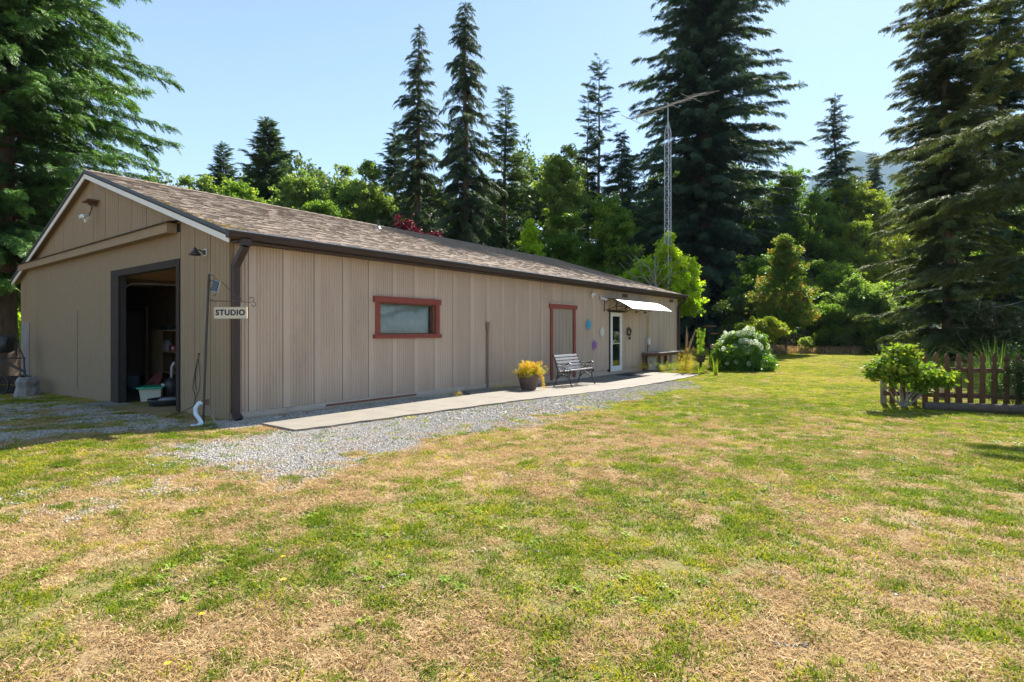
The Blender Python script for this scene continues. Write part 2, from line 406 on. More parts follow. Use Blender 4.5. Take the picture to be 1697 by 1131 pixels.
# ------------------------------------------------------------------ ground
def axis(lo, hi, step, far, grow=1.18):
    a = list(np.arange(lo, hi + 1e-6, step)); s = step; x = a[-1]
    while x < far: s *= grow; x += s; a.append(x)
    s = step; x = a[0]; b = []
    while x > -far: s *= grow; x -= s; b.append(x)
    return np.array(b[::-1] + a)
xs = axis(-11, 14, .11, 7000); ys = axis(0.5, 19, .11, 7000)
X, Y = np.meshgrid(xs, ys); Z = gz(X, Y); nx, ny = len(xs), len(ys)
me = bpy.data.meshes.new('ground')
idx = np.arange(nx * ny).reshape(ny, nx)
q = np.stack([idx[:-1, :-1], idx[:-1, 1:], idx[1:, 1:], idx[1:, :-1]], -1).reshape(-1, 4)
me.from_pydata(np.stack([X, Y, Z], -1).reshape(-1, 3).tolist(), [], q.tolist())
gv, gn = masks(X, Y)
for nm, arr in (('gravel', gv), ('green', gn)):
    a = me.attributes.new(nm, 'FLOAT', 'POINT'); a.data.foreach_set('value', arr.astype(np.float32).ravel())
me.polygons.foreach_set('use_smooth', [True] * len(me.polygons))
def ground_mat():
    m, t, out = newmat('ground_soil'); L = t.links.new
    p = node(t, 'ShaderNodeBsdfPrincipled', i_Roughness=.95); p.inputs['Specular IOR Level'].default_value = .15
    tc = node(t, 'ShaderNodeTexCoord')
    def noise(s, d=6, r=.65):
        n = node(t, 'ShaderNodeTexNoise', i_Scale=s, i_Detail=float(d), i_Roughness=r); L(tc.outputs['Object'], n.inputs['Vector']); return n.outputs[0]
    def mixc(f, a, b):
        x = node(t, 'ShaderNodeMix', data_type='RGBA')
        for i, v in ((6, a), (7, b)):
            if isinstance(v, tuple): x.inputs[i].default_value = c4(v)
            else: L(v, x.inputs[i])
        L(f, x.inputs[0]); return x.outputs[2]
    def rng_(v, a, b, c=0., d=1.):
        x = node(t, 'ShaderNodeMapRange', i_1=a, i_2=b, i_3=c, i_4=d); L(v, x.inputs[0]); return x.outputs[0]
    dry = mixc(rng_(noise(2.4), .35, .68), (.40, .295, .15), (.28, .185, .09))
    dry = mixc(rng_(noise(38, 4), .4, .7), dry, (.20, .135, .07))
    grn = mixc(rng_(noise(3.2), .35, .65), (.20, .19, .055), (.27, .22, .085))
    grn = mixc(rng_(noise(45, 4), .42, .7), grn, (.10, .10, .035))
    vor = node(t, 'ShaderNodeTexVoronoi', i_Scale=42.0); L(tc.outputs['Object'], vor.inputs['Vector'])
    sep = node(t, 'ShaderNodeSeparateColor'); L(vor.outputs['Color'], sep.inputs[0])
    grv = mixc(sep.outputs[0], (.16, .155, .15), (.42, .40, .37))
    grv = mixc(rng_(noise(5, 5), .5, .75, 0, .7), grv, (.28, .23, .165))
    ga = node(t, 'ShaderNodeAttribute', attribute_name='green'); va = node(t, 'ShaderNodeAttribute', attribute_name='gravel')
    def jit(a, n, k):
        ad = node(t, 'ShaderNodeMath', operation='MULTIPLY_ADD'); L(n, ad.inputs[0]); ad.inputs[1].default_value = k; L(a, ad.inputs[2])
        return rng_(ad.outputs[0], .35 + k / 2, .65 + k / 2)
    c = mixc(jit(ga.outputs['Fac'], noise(11, 5), .9), dry, grn)
    c = mixc(jit(va.outputs['Fac'], noise(14, 5), .8), c, grv)
    L(c, p.inputs['Base Color'])
    b = node(t, 'ShaderNodeBump', i_Strength=.9, i_Distance=.02); L(noise(60, 6, .7), b.inputs['Height']); L(b.outputs[0], p.inputs['Normal'])
    L(p.outputs[0], out.inputs[0]); return m
me.materials.append(ground_mat())
g = bpy.data.objects.new('ground', me); COL.objects.link(g); tag(g, kind='structure')

# far wooded ridge, 1.6 km away
hm = mat('ridge_forest', (.05, .075, .04), (.035, .055, .03), rough=1, scale=.02, bump=0, spec=0)
hv = []; HX = np.linspace(-5200, 6000, 260)
prof_px = [(-3000, 520), (700, 480), (1000, 440), (1250, 340), (1350, 300), (1395, 262), (1420, 247), (1480, 249), (1540, 252), (1700, 262), (4000, 420)]
rows = []
for k, (yy, fz) in enumerate(((2600, 0.0), (3200, .45), (3800, .85), (4200, 1.0), (4700, .8), (5600, 0))):
    row = []
    for xx in HX:
        px = CX + xx / 4200 * F; py = np.interp(px, [a for a, b in prof_px], [b for a, b in prof_px])
        top = CH + (HY - py) / F * 4200
        row.append((xx * yy / 4200, yy, -2 + fz * top * (1 + .10 * (fbm(xx, yy, .004, 3) - .5)) + (26 * (vnoise(xx, yy, .02) - .5) if 0 < fz else 0)))
    rows.append(row)
hb = MB()
for r_ in rows: hb.v += [tuple(float(c) for c in p) for p in r_]
nn = len(HX)
for i in range(len(rows) - 1):
    for k in range(nn - 1): hb.f.append((i * nn + k, i * nn + k + 1, (i + 1) * nn + k + 1, (i + 1) * nn + k))
tag(hb.build('hills', hm, smooth=True), kind='structure')

# ------------------------------------------------------------------ the long tan building
BL, BW = 19.55, 13.1                      # length, width
SL = 0.3125                               # roof slope
def rz(s): return 3.02 + SL * (s + .3) if s <= BW / 2 else 3.02 + SL * (BW - s + .3)
B = thing('workshop_building', 'long low tan metal sided workshop with brown shingle gable roof and open garage bay', 'building', LW(0, 0, 0), PHI)
FZ = -.7
# structural walls behind the siding
w = MB()
WIN = (3.0, 4.62, 1.36, 2.05)
w.box(.1, WIN[0], .03, .14, FZ, 2.95); w.box(WIN[1], BL, .03, .14, FZ, 2.95)
w.box(WIN[0], WIN[1], .03, .14, FZ, WIN[2]); w.box(WIN[0], WIN[1], .03, .14, WIN[3], 2.95)
w.build('side_wall', M['tan'], B)
w = MB(); w.prism([(0.02, FZ), (BW, FZ), (BW, 2.95), (BW / 2, rz(BW / 2) - .16), (.02, 2.95)], 0, .1, Matrix(((0, 1, 0, BL - .1), (1, 0, 0, 0), (0, 0, 1, 0), (0, 0, 0, 1))))
w.build('end_wall', M['tan'], B)
MB().box(0, BL, BW - .1, BW, FZ, 2.95).build('back_wall', M['tan'], B)
# corrugated side panels, each a sheet of its own
def prof(u, flat):
    pts = [(0, .022), (.010, .022), (.012, -.004), (.018, -.004), (.026, -.002)]
    if flat:
        pts += [(.30, -.002), (.303, .002), (.307, .002), (.310, -.002)]
    else:
        x = .14
        while x < .585:
            pts += [(x, -.002), (x + .014, -.022), (x + .028, -.022), (x + .042, -.002)]; x += .0575
    pts += [(.604, -.002), (.606, .022), (.61, .022)]
    return pts
PF = {f: prof(0, f) for f in (False, True)}
def panel(a, t0, t1, z0, z1, flat, y=0.0):
    pp = PF[flat]; xs_ = [a + p[0] for p in pp]; ys_ = [p[1] for p in pp]
    cols = [(t0, float(np.interp(t0, xs_, ys_)))] + [(x, d) for x, d in zip(xs_, ys_) if t0 < x < t1] + [(t1, float(np.interp(t1, xs_, ys_)))]
    m = MB()
    for (x, d) in cols: m.v += [(x, d + y, z0), (x, d + y, z1)]
    for i in range(len(cols) - 1): m.f.append((2 * i, 2 * i + 2, 2 * i + 3, 2 * i + 1))
    m.build('siding_panel', M['tan'], B)
a = .304 - .61
while a < BL:
    t0, t1 = max(a, .05), min(a + .61, BL); flat = a > 13.6
    segs = [(t0, t1, .12, 2.98)]
    for (h0, h1, k0, k1) in ((WIN[0], WIN[1], WIN[2], WIN[3]), (9.42, 10.64, -1, 2.14), (13.06, 14.05, -1, 2.14)):
        new = []
        for (u0, u1, v0, v1) in segs:
            if u1 <= h0 or u0 >= h1: new.append((u0, u1, v0, v1)); continue
            if u0 < h0: new.append((u0, h0, v0, v1))
            if u1 > h1: new.append((h1, u1, v0, v1))
            c0, c1 = max(u0, h0), min(u1, h1)
            if k0 > v0: new.append((c0, c1, v0, k0))
            if k1 < v1: new.append((c0, c1, k1, v1))
        segs = new
    for sgm in segs: panel(a, *sgm, flat)
    a += .61
MB().box(.0, 9.3, -.034, -.004, .03, .118).build('base_flashing', mat('base_trim', (.52, .43, .35), (.44, .36, .29), rough=.6, scale=4, stain=(.25, .2, .15), stain_amt=.6), B)
MB().box(.0, BL, -.02, .03, -.3, .028).build('base_plate_board', M['tan'], B)
MB().box(1.75, 4.0, -.048, -.036, .05, .085).build('rusty_drip_strip', mat('rust', (.26, .10, .05), (.17, .08, .05), rough=.9, scale=20), B)
MB().box(-.02, .05, -.03, .04, FZ, 2.96).build('corner_post', M['tan_gable'], B)
# gable wall -- flat board skin with the garage opening, vertical boards above
DO = (1.91, 4.80, -.12, 2.62)             # opening s0,s1,z0,z1
TR = 11.35
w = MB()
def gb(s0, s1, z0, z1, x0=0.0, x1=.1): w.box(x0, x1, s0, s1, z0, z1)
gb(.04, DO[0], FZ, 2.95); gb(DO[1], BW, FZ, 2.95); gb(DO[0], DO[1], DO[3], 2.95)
w.build('gable_backing', M['deck'], B)  # near-black backing paints the shadow seen between the boards
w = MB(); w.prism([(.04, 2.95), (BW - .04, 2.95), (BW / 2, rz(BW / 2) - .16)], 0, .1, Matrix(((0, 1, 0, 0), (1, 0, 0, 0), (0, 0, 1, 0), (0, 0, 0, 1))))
w.build('gable_peak', M['deck'], B)  # dark sheet deepens the gap shadows between gable boards by colour
# narrow boards right and left of the skin
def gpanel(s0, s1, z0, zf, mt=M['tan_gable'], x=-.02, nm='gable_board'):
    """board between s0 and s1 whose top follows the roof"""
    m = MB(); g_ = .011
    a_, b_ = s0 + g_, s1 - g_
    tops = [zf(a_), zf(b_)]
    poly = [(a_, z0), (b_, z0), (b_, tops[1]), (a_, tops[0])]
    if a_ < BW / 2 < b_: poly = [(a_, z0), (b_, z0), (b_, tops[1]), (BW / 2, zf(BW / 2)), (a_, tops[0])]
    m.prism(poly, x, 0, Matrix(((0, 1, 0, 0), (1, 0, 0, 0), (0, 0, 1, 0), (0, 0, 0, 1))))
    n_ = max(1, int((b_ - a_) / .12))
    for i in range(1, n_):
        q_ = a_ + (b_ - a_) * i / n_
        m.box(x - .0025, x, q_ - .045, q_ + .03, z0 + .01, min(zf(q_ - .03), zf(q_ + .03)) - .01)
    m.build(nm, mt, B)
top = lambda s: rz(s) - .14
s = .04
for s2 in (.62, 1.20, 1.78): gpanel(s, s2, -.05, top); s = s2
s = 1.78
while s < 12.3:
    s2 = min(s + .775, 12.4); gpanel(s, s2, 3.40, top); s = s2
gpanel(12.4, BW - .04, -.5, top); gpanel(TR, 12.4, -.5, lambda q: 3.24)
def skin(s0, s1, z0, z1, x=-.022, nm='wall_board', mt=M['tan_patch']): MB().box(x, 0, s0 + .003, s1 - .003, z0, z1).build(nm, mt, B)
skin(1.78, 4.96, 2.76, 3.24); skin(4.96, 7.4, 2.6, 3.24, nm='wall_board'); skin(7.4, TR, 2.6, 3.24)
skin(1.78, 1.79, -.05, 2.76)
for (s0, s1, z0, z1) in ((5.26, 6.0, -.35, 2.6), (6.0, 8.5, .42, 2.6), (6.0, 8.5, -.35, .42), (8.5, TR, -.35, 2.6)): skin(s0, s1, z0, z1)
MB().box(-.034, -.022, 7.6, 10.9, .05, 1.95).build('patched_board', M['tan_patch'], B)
# sliding door track cover
w = MB(); w.box(-.20, -.03, 1.9, 12.5, 3.22, 3.40); w.build('track_cover', M['tan_gable'], B)
w = MB(); w.prism([(-.235, 3.385), (-.235, 3.405), (-.022, 3.455), (-.022, 3.435)], 1.8, 12.55); w.build('track_flashing', M['darkwood'], B)
# garage opening trim
w = MB(); w.box(-.045, .0, 1.79, 5.26, DO[3], 2.76); w.build('door_header', M['darkwood'], B, bevel=.004)
w = MB(); w.box(-.045, .0, DO[0] - .12, DO[0], -.08, DO[3]); w.build('door_jamb', M['darkwood'], B)
w = MB(); w.box(-.045, .0, DO[1], 5.26, -.16, DO[3]); w.build('door_jamb', M['darkwood'], B)
# interior of the bay
def bay(px, t_):
    r_ = (px - CX) / F; Y_ = (t_ + P0[0] * D[0] + P0[1] * D[1]) / (r_ * D[0] + D[1])
    return float((r_ * Y_ - P0[0]) * S[0] + (Y_ - P0[1]) * S[1])
w = MB(); w.box(.1, 7, .14, BW - .1, -.5, -.11); w.build('bay_floor', M['concrete'], B)
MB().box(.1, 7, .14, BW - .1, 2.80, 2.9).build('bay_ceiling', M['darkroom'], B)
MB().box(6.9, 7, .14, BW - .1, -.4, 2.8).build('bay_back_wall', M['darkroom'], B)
ts_ = bay(204, .16)
w = MB(); w.box(.12, .18, ts_ - .04, ts_ + .05, -.16, 2.25); w.tube([(.15, ts_, 2.25), (.17, ts_ - .01, 2.40), (.3, ts_ - .02, 2.50), (.6, ts_ - .02, 2.52), (1.6, ts_ - .02, 2.54)], .028, 6)
w.build('door_track', M['galv'], B)
da, db = bay(243, 1.75), bay(203, 1.75)
w = MB(); w.box(1.75, 1.85, .14, da, -.1, 2.8); w.box(1.75, 1.85, da, db, 2.05, 2.8); w.box(1.75, 1.85, db, BW - .1, -.1, 2.8); w.build('bay_partition', M['osb'], B)
MB().box(1.70, 1.76, da - .12, da, -.1, 2.13).box(1.70, 1.76, da, db, 2.05, 2.13).build('inner_door_frame', M['ply'], B)
for k in range(9): MB().box(.2, 1.7, .6 + .9 * k, .65 + .9 * k, 2.62, 2.79).build('ceiling_joist', M['ply'], B)
# roof
ROOF = MB()
th = .09
def slab(s0, s1, zf, t0, t1):
    m = MB()
    for t_ in (t0, t1):
        for (s_, z_) in ((s0, zf(s0)), (s1, zf(s1)), (s1, zf(s1) - th), (s0, zf(s0) - th)): m.v.append((t_, s_, z_))
    m.f = [(0, 1, 2, 3), (7, 6, 5, 4), (0, 4, 5, 1), (1, 5, 6, 2), (2, 6, 7, 3), (3, 7, 4, 0)]; return m
def shingle_mat():
    m, t, out = newmat('asphalt_shingle'); L = t.links.new
    p = node(t, 'ShaderNodeBsdfPrincipled', i_Roughness=.92); p.inputs['Specular IOR Level'].default_value = .2
    a1 = node(t, 'ShaderNodeAttribute', attribute_name='ltint'); oi = node(t, 'ShaderNodeObjectInfo')
    hasr = node(t, 'ShaderNodeAttribute', attribute_type='OBJECT', attribute_name='single')
    mu = node(t, 'ShaderNodeMath', operation='MULTIPLY'); L(oi.outputs['Random'], mu.inputs[0]); L(hasr.outputs['Fac'], mu.inputs[1])
    ad = node(t, 'ShaderNodeMath', operation='ADD'); L(mu.outputs[0], ad.inputs[0]); L(a1.outputs['Fac'], ad.inputs[1])
    cr = node(t, 'ShaderNodeValToRGB'); L(ad.outputs[0], cr.inputs[0]); e = cr.color_ramp.elements
    e[0].color = (.25, .195, .155, 1); e[1].color = (.345, .28, .225, 1); k = e.new(.5); k.color = (.30, .24, .19, 1)
    geo = node(t, 'ShaderNodeNewGeometry')
    ns = node(t, 'ShaderNodeTexNoise', i_Scale=55.0, i_Detail=4.0); L(geo.outputs['Position'], ns.inputs['Vector'])
    rp = node(t, 'ShaderNodeMapRange', i_1=.3, i_2=.7, i_3=.75, i_4=1.2); L(ns.outputs[0], rp.inputs[0])
    hs = node(t, 'ShaderNodeHueSaturation'); L(cr.outputs[0], hs.inputs['Color']); L(rp.outputs[0], hs.inputs['Value'])
    L(hs.outputs[0], p.inputs['Base Color'])
    b = node(t, 'ShaderNodeBump', i_Strength=.5, i_Distance=.004); n2 = node(t, 'ShaderNodeTexNoise', i_Scale=260.0, i_Detail=2.0)
    L(geo.outputs['Position'], n2.inputs['Vector']); L(n2.outputs[0], b.inputs['Height']); L(b.outputs[0], p.inputs['Normal'])
    L(p.outputs[0], out.inputs[0]); return m
M['shingle'] = shingle_mat()
t0r, t1r = -.17, BL + .17
rf = slab(-.3, BW / 2, rz, t0r, t1r).build('roof', M['deck'], B)
slab(BW / 2, BW + .3, rz, t0r, t1r).build('rear_roof_slope', M['shingle'], B)
nrm = Vector((0, -SL, 1)).normalized(); upv = Vector((0, 1, SL)).normalized()
def on_roof(t_, q, h): return Vector((t_, -.3, rz(-.3))) + upv * q + nrm * h
LEN = (BW / 2 + .3) * math.sqrt(1 + SL * SL)
sh_rng = random.Random(5)
items = []; q = -.02; row = 0
while q < LEN - .03:
    t_ = t0r - sh_rng.uniform(0, .25) if row % 2 else t0r - sh_rng.uniform(.1, .3)
    while t_ < t1r:
        wd = sh_rng.choice((.13, .17, .21, .26)); a_, b_ = max(t_, t0r - .01), min(t_ + wd, t1r + .01)
        if b_ - a_ > .03: items.append((a_, b_, q, sh_rng.choice((.004, .009, .013)) + .001 * (row % 3), sh_rng.random()))
        t_ += wd
    q += .142; row += 1
def shkey(it):
    c = LW((it[0] + it[1]) / 2, 0, 0); p = on_roof((it[0] + it[1]) / 2, it[2], 0)
    wx = P0 + D * p.x + S * p.y; return (wx[0] ** 2 + wx[1] ** 2) / (it[1] - it[0])
items.sort(key=shkey)
def shv(a_, b_, q0, h):
    q1 = min(q0 + .20, LEN)
    return [on_roof(a_ + .002, q0, .001), on_roof(b_ - .002, q0, .001), on_roof(a_ + .002, q0, h + .007), on_roof(b_ - .002, q0, h + .007), on_roof(a_ + .002, q1, .003), on_roof(b_ - .002, q1, .003)]
SHF = [(0, 1, 3, 2), (2, 3, 5, 4), (0, 2, 4), (1, 5, 3)]
unit = bpy.data.meshes.new('shingle'); 
_b = (0, 1); unit.from_pydata([(0, 0, .0), (1, 0, .0), (0, 0, 1), (1, 0, 1), (0, 1, .1), (1, 1, .1)], [], SHF); unit.materials.append(M['shingle'])
for (a_, b_, q0, h, c_) in items[:300]:
    o = bpy.data.objects.new('shingle', unit); COL.objects.link(o); o.parent = rf; o['single'] = 1.0
    p = on_roof(a_ + .002, q0, .001); ex = Vector((1, 0, 0)) * (b_ - a_ - .004); ey = upv * (min(q0 + .20, LEN) - q0); ez = nrm * (h + .007)
    o.matrix_local = Matrix(((ex.x, ey.x, ez.x, p.x), (ex.y, ey.y, ez.y, p.y), (ex.z, ey.z, ez.z, p.z), (0, 0, 0, 1)))
V = []; Fc = []; LT = []
for (a_, b_, q0, h, c_) in items[300:]:
    n0 = len(V); V += [tuple(p) for p in shv(a_, b_, q0, h)]; Fc += [tuple(i + n0 for i in f) for f in SHF]; LT += [c_] * 6
me = bpy.data.meshes.new('shingle_field'); me.from_pydata(V, [], Fc); me.materials.append(M['shingle'])
a = me.attributes.new('ltint', 'FLOAT', 'POINT'); a.data.foreach_set('value', np.array(LT, np.float32))
o = bpy.data.objects.new('shingle_field', me); COL.objects.link(o); o.parent = rf; o['kind'] = 'stuff'
m = MB(); k = 0; x = t0r
while x < t1r:
    p = Vector((x, BW / 2, rz(BW / 2)))
    m.v += [tuple(p + Vector((0, -.15, -.15 * SL + .012))), tuple(p + Vector((.31, -.15, -.15 * SL + .020))), tuple(p + Vector((.31, 0, .028))), tuple(p + Vector((0, 0, .018))), tuple(p + Vector((.31, .15, -.15 * SL + .02))), tuple(p + Vector((0, .15, -.15 * SL + .012)))]
    m.f += [(k, k + 1, k + 2, k + 3), (k + 3, k + 2, k + 4, k + 5)]; k += 6; x += .30
m.build('ridge_cap', M['shingle'], B)
# rake boards and drip edge
def rake(s0, s1, zo0, zo1, x0, x1, nm, mt):
    m = MB()
    for x_ in (x0, x1):
        m.v += [(x_, s0, rz(s0) - zo0), (x_, s1, rz(s1) - zo0), (x_, s1, rz(s1) - zo1), (x_, s0, rz(s0) - zo1)]
    m.f = [(3, 2, 1, 0), (4, 5, 6, 7), (0, 1, 5, 4), (1, 2, 6, 5), (2, 3, 7, 6), (3, 0, 4, 7)]; m.build(nm, mt, B)
for (s0, s1) in ((-.3, BW / 2), (BW / 2, BW + .3)):
    rake(s0, s1, .055, .19, -.168, -.145, 'rake_board', M['white'])
    rake(s0, s1, -.004, .055, -.190, -.145, 'drip_edge', M['black'])
    rake(s0, s1, .09, .12, -.145, .0, 'rake_soffit', M['tan_gable'])
MB().box(0, BL, -.29, 0.0, 2.87, 2.89).build('eave_soffit', M['brownmetal'], B)
# gutter: K profile
gp = [(-.30, 3.00), (-.305, 2.985), (-.305, 2.90), (-.36, 2.90), (-.395, 2.935), (-.40, 2.965), (-.415, 2.975), (-.415, 3.005), (-.405, 3.005), (-.405, 2.982), (-.392, 2.97), (-.385, 2.94), (-.355, 2.908), (-.311, 2.908), (-.311, 2.99)]
m = MB(); n0 = len(gp)
for x_ in (-.2, BL + .2): m.v += [(x_, a_, b_) for a_, b_ in gp]
for i in range(n0 - 1): m.f.append((i, i + 1, n0 + i + 1, n0 + i))
m.box(-.203, -.2, -.41, -.30, 2.905, 3.0); m.box(BL + .2, BL + .203, -.41, -.30, 2.905, 3.0)
m.build('gutter', M['brownmetal'], B)
MB().box(-.2, BL + .2, -.428, -.398, 3.0055, 3.026).build('gutter_lip_highlight', mat('gutter_highlight_metal', (.45, .43, .43), (.36, .34, .34), rough=.25, metal=.3, bump=0), B)  # pale strip added as a painted highlight along the brown gutter's lip
def downspout(t_, back):
    m = MB()
    pts = [(t_, -.355, 2.90), (t_, -.355, 2.80), (t_ - .02, -.08, 2.50), (t_ - .02, -.08, .12), (t_ + .0, -.16, .03)]
    for a_, b_ in zip(pts[:-1], pts[1:]):
        m.beam(a_, b_, .11, .08)
    for z_ in (2.49, 2.0, 1.2, .35): m.box(t_ - .068, t_ + .028, -.118, -.03, z_, z_ + .03)
    m.box(t_ - .075, t_ + .075, -.41, -.30, 2.80, 2.90)
    m.build('downspout', M['brownmetal'], B)
downspout(.08, 0); downspout(BL - .05, 0)
# window
wn = MB(); fr = M['redtrim']
wn.box(2.90, 3.02, -.045, .0, 1.38, 2.04).build('window', fr, B)
wroot = [o for o in B.children if o.name.startswith('window')][-1]
MB().box(4.60, 4.72, -.045, .0, 1.38, 2.04).build('side_casing', fr, wroot)
MB().box(2.86, 4.76, -.06, .0, 2.04, 2.165).build('head_casing', fr, wroot, bevel=.004)
MB().box(2.86, 4.76, -.075, .0, 1.30, 1.38).build('sill', fr, wroot, bevel=.004)
MB().box(3.02, 3.05, -.0, .12, 1.38, 2.04).box(4.55, 4.60, 0, .12, 1.38, 2.04).box(3.05, 4.55, 0, .12, 2.01, 2.04).box(3.05, 4.55, 0, .12, 1.38, 1.405).build('jamb_liner', M['brownwood'], wroot)
gm, t, out = newmat('window_glass'); p = node(t, 'ShaderNodeBsdfPrincipled', i_Roughness=.04); p.inputs['Base Color'].default_value = (.9, .95, .95, 1)
p.inputs['Transmission Weight'].default_value = 1.0; p.inputs['IOR'].default_value = 1.45; t.links.new(p.outputs[0], out.inputs[0])
MB().box(3.05, 4.55, .085, .089, 1.405, 2.01).build('pane', gm, wroot)
MB().box(3.06, 4.54, .13, .15, 1.40, 2.02).build('blind', mat('faded_window_film', (.24, .32, .31), (.17, .25, .26), rough=.3, scale=2.2, bump=.1, stain=(.42, .42, .34), stain_amt=.8, stain_scale=7), wroot)
# red-trimmed door
d1 = MB(); d1.box(9.32, 9.44, -.05, .02, .0, 2.13).build('service_door', fr, B)
dr = [o for o in B.children if o.name.startswith('service_door')][-1]
MB().box(10.62, 10.74, -.05, .02, .0, 2.13).build('door_casing', fr, dr)
MB().box(9.25, 10.82, -.065, .02, 2.13, 2.255).build('door_head_casing', fr, dr, bevel=.004)
MB().box(9.24, 10.84, -.08, .02, 2.258, 2.285).build('door_drip_cap', M['tan'], dr)
m = MB(); x = 9.44
while x < 10.62:
    m.box(x + .004, min(x + .19, 10.62) - .004, -.012, .02, .03, 2.13); x += .197
m.box(9.44, 10.62, -.004, .025, .02, 2.13)
m.build('door_leaf', mat('door_leaf_paint', (.34, .275, .215), (.30, .24, .185), rough=.7, scale=4, bump=.1, stretch=(1, 1, .2)), dr)
MB().lathe([(0, 0), (.03, 0), (.03, .02), (.0, .03)], 10, (10.5, -.03, 1.0), Matrix.Rotation(R(90), 4, 'X')).build('door_knob', M['galv'], dr)
# white glazed storm door
w1 = M['plastic_white']
d2 = MB(); d2.box(13.12, 13.25, -.05, .03, .03, 2.10).build('storm_door', w1, B)
dr = [o for o in B.children if o.name.startswith('storm_door')][-1]
MB().box(13.86, 13.99, -.05, .03, .03, 2.10).build('door_stile', w1, dr)
MB().box(13.25, 13.86, -.05, .03, 1.97, 2.10).build('top_rail', w1, dr)
MB().box(13.25, 13.86, -.05, .03, .03, .22).build('bottom_rail', w1, dr)
MB().box(13.25, 13.86, -.045, .0, 1.0, 1.02).build('mid_rail', w1, dr)
MB().box(13.27, 13.30, -.09, -.05, .98, 1.12).build('door_handle', M['galv'], dr)
gd, t, out = newmat('door_glass'); p = node(t, 'ShaderNodeBsdfPrincipled', i_Roughness=.02); p.inputs['Base Color'].default_value = (.012, .014, .014, 1); p.inputs['Specular IOR Level'].default_value = 1.6
t.links.new(p.outputs[0], out.inputs[0])
MB().box(13.25, 13.86, -.02, -.01, .22, 1.97).build('pane', gd, dr)
MB().box(13.02, 13.12, -.03, .03, .02, 2.12).build('dark_door_jamb', M['darkwood'], dr)
MB().box(12.92, 14.2, -.055, .02, 2.125, 2.19).build('dark_door_head', M['darkwood'], dr)
# conduits, vents on the wall
def conduit(t_, z0, z1, r_, mt, nm='conduit'):
    MB().tube([(t_, -.05, z0), (t_, -.05, z1)], r_, 8).box(t_ - .05, t_ + .05, -.06, -.01, z1 - .02, z1 + .16).build(nm, mt, B)
conduit(6.42, .02, 1.52, .028, mat('conduit_paint', (.25, .165, .12), (.2, .13, .1), rough=.6))
MB().box(16.35, 16.44, -.09, -.01, .8, 2.08).build('line_cover', mat('cream_cover', (.62, .52, .38), (.5, .42, .3), rough=.5), B)
for t_ in (14.1, 18.6):
    for j in (0, 1): MB().box(t_ + .22 * j, t_ + .22 * j + .16, -.035, -.01, 2.68, 2.80).build('soffit_vent', mat('vent_brown', (.12, .09, .07), rough=.7), B)
# small roof vent pipe
p = on_roof(7.2, LEN * .80, 0)
m = MB(); m.tube([p - Vector((0, 0, .02)), p + Vector((0, 0, .30))], .035, 8); m.build('vent_pipe', M['black'], B)
m = MB(); m.tube([p, p + Vector((0, 0, .09))], [.10, .045], 10); m.build('vent_flashing', M['galv'], B)
# moss in the roof corner
mossm = leafmat('moss', (.20, .15, .03), (.30, .2, .04), trans=.1)
mt_ = tuft_template(5, 30, .06, (.008, .022), .006)
pts = []; 
for i in range(200):
    t_ = t0r + abs(rng.normal()) * .35; q = abs(rng.normal()) * .35 if i % 2 else rng.random() * 3
    if i % 2 == 0: t_ = t0r + abs(rng.normal()) * .05
    pts.append(tuple(on_roof(t_, q, .012)))
scatter('roof_moss', [mt_], np.array(pts), np.c_[np.zeros(200), np.zeros(200), rng.random(200) * 6], rng.uniform(.3, .8, 200), np.zeros(200), rng.random(200), mossm, B)['kind'] = 'stuff'

# ------------------------------------------------------------------ patio slabs
patio_poly = [(0.1, -.82), (.1, -1.75), (2.0, -1.95), (3.6, -2.12), (6.5, -2.42), (9, -2.5), (13.2, -2.6), (15.1, -2.5), (15.1, -.05), (5.6, -.05), (5.0, -.8)]
PT = thing('patio', None, None, LW(0, 0, 0), PHI); PT['kind'] = 'structure'
cuts = [.1, 2.4, 4.9, 7.4, 9.9, 12.5, 15.1]
def outer(t_): return float(np.interp(t_, [.1, 2, 3.6, 6.5, 9, 13.2, 15.1], [-1.75, -1.95, -2.12, -2.42, -2.5, -2.6, -2.5]))
def inner(t_): return float(np.interp(t_, [0, 5.0, 5.5, 20], [-.82, -.80, -.05, -.05]))
for c0, c1 in zip(cuts[:-1], cuts[1:]):
    m = MB(); N_ = 14; g_ = .006
    tt = np.linspace(c0 + g_, c1 - g_, N_)
    for z_ in (.035, -.16):
        for t_ in tt: m.v += [(t_, inner(t_) , z_ + pz(t_)), (t_, outer(t_) + .02 * math.sin(t_ * 7) + .015 * math.sin(t_ * 17), z_ + pz(t_))]
    for i in range(N_ - 1):
        a_ = 2 * i; m.f.append((a_, a_ + 1, a_ + 3, a_ + 2)); b_ = 2 * N_ + a_; m.f.append((a_ + 1, b_ + 1, b_ + 3, a_ + 3)); m.f.append((a_, a_ + 2, b_ + 2, b_))
    m.f.append((0, 2 * N_, 2 * N_ + 1, 1)); e_ = 2 * N_ - 2; m.f.append((e_, e_ + 1, 2 * N_ + e_ + 1, 2 * N_ + e_))
    m.build('concrete_slab', M['concrete'], PT)
# threshold slab in front of the bay
m = MB(); m.box(-.55, .1, 1.7, 5.4, -.3, -.085); m.build('concrete_slab', M['concrete'], PT)
m = MB(); m.box(-.30, -.03, 5.5, 12.4, -.6, -.27); m.build('concrete_slab', M['concrete'], PT)
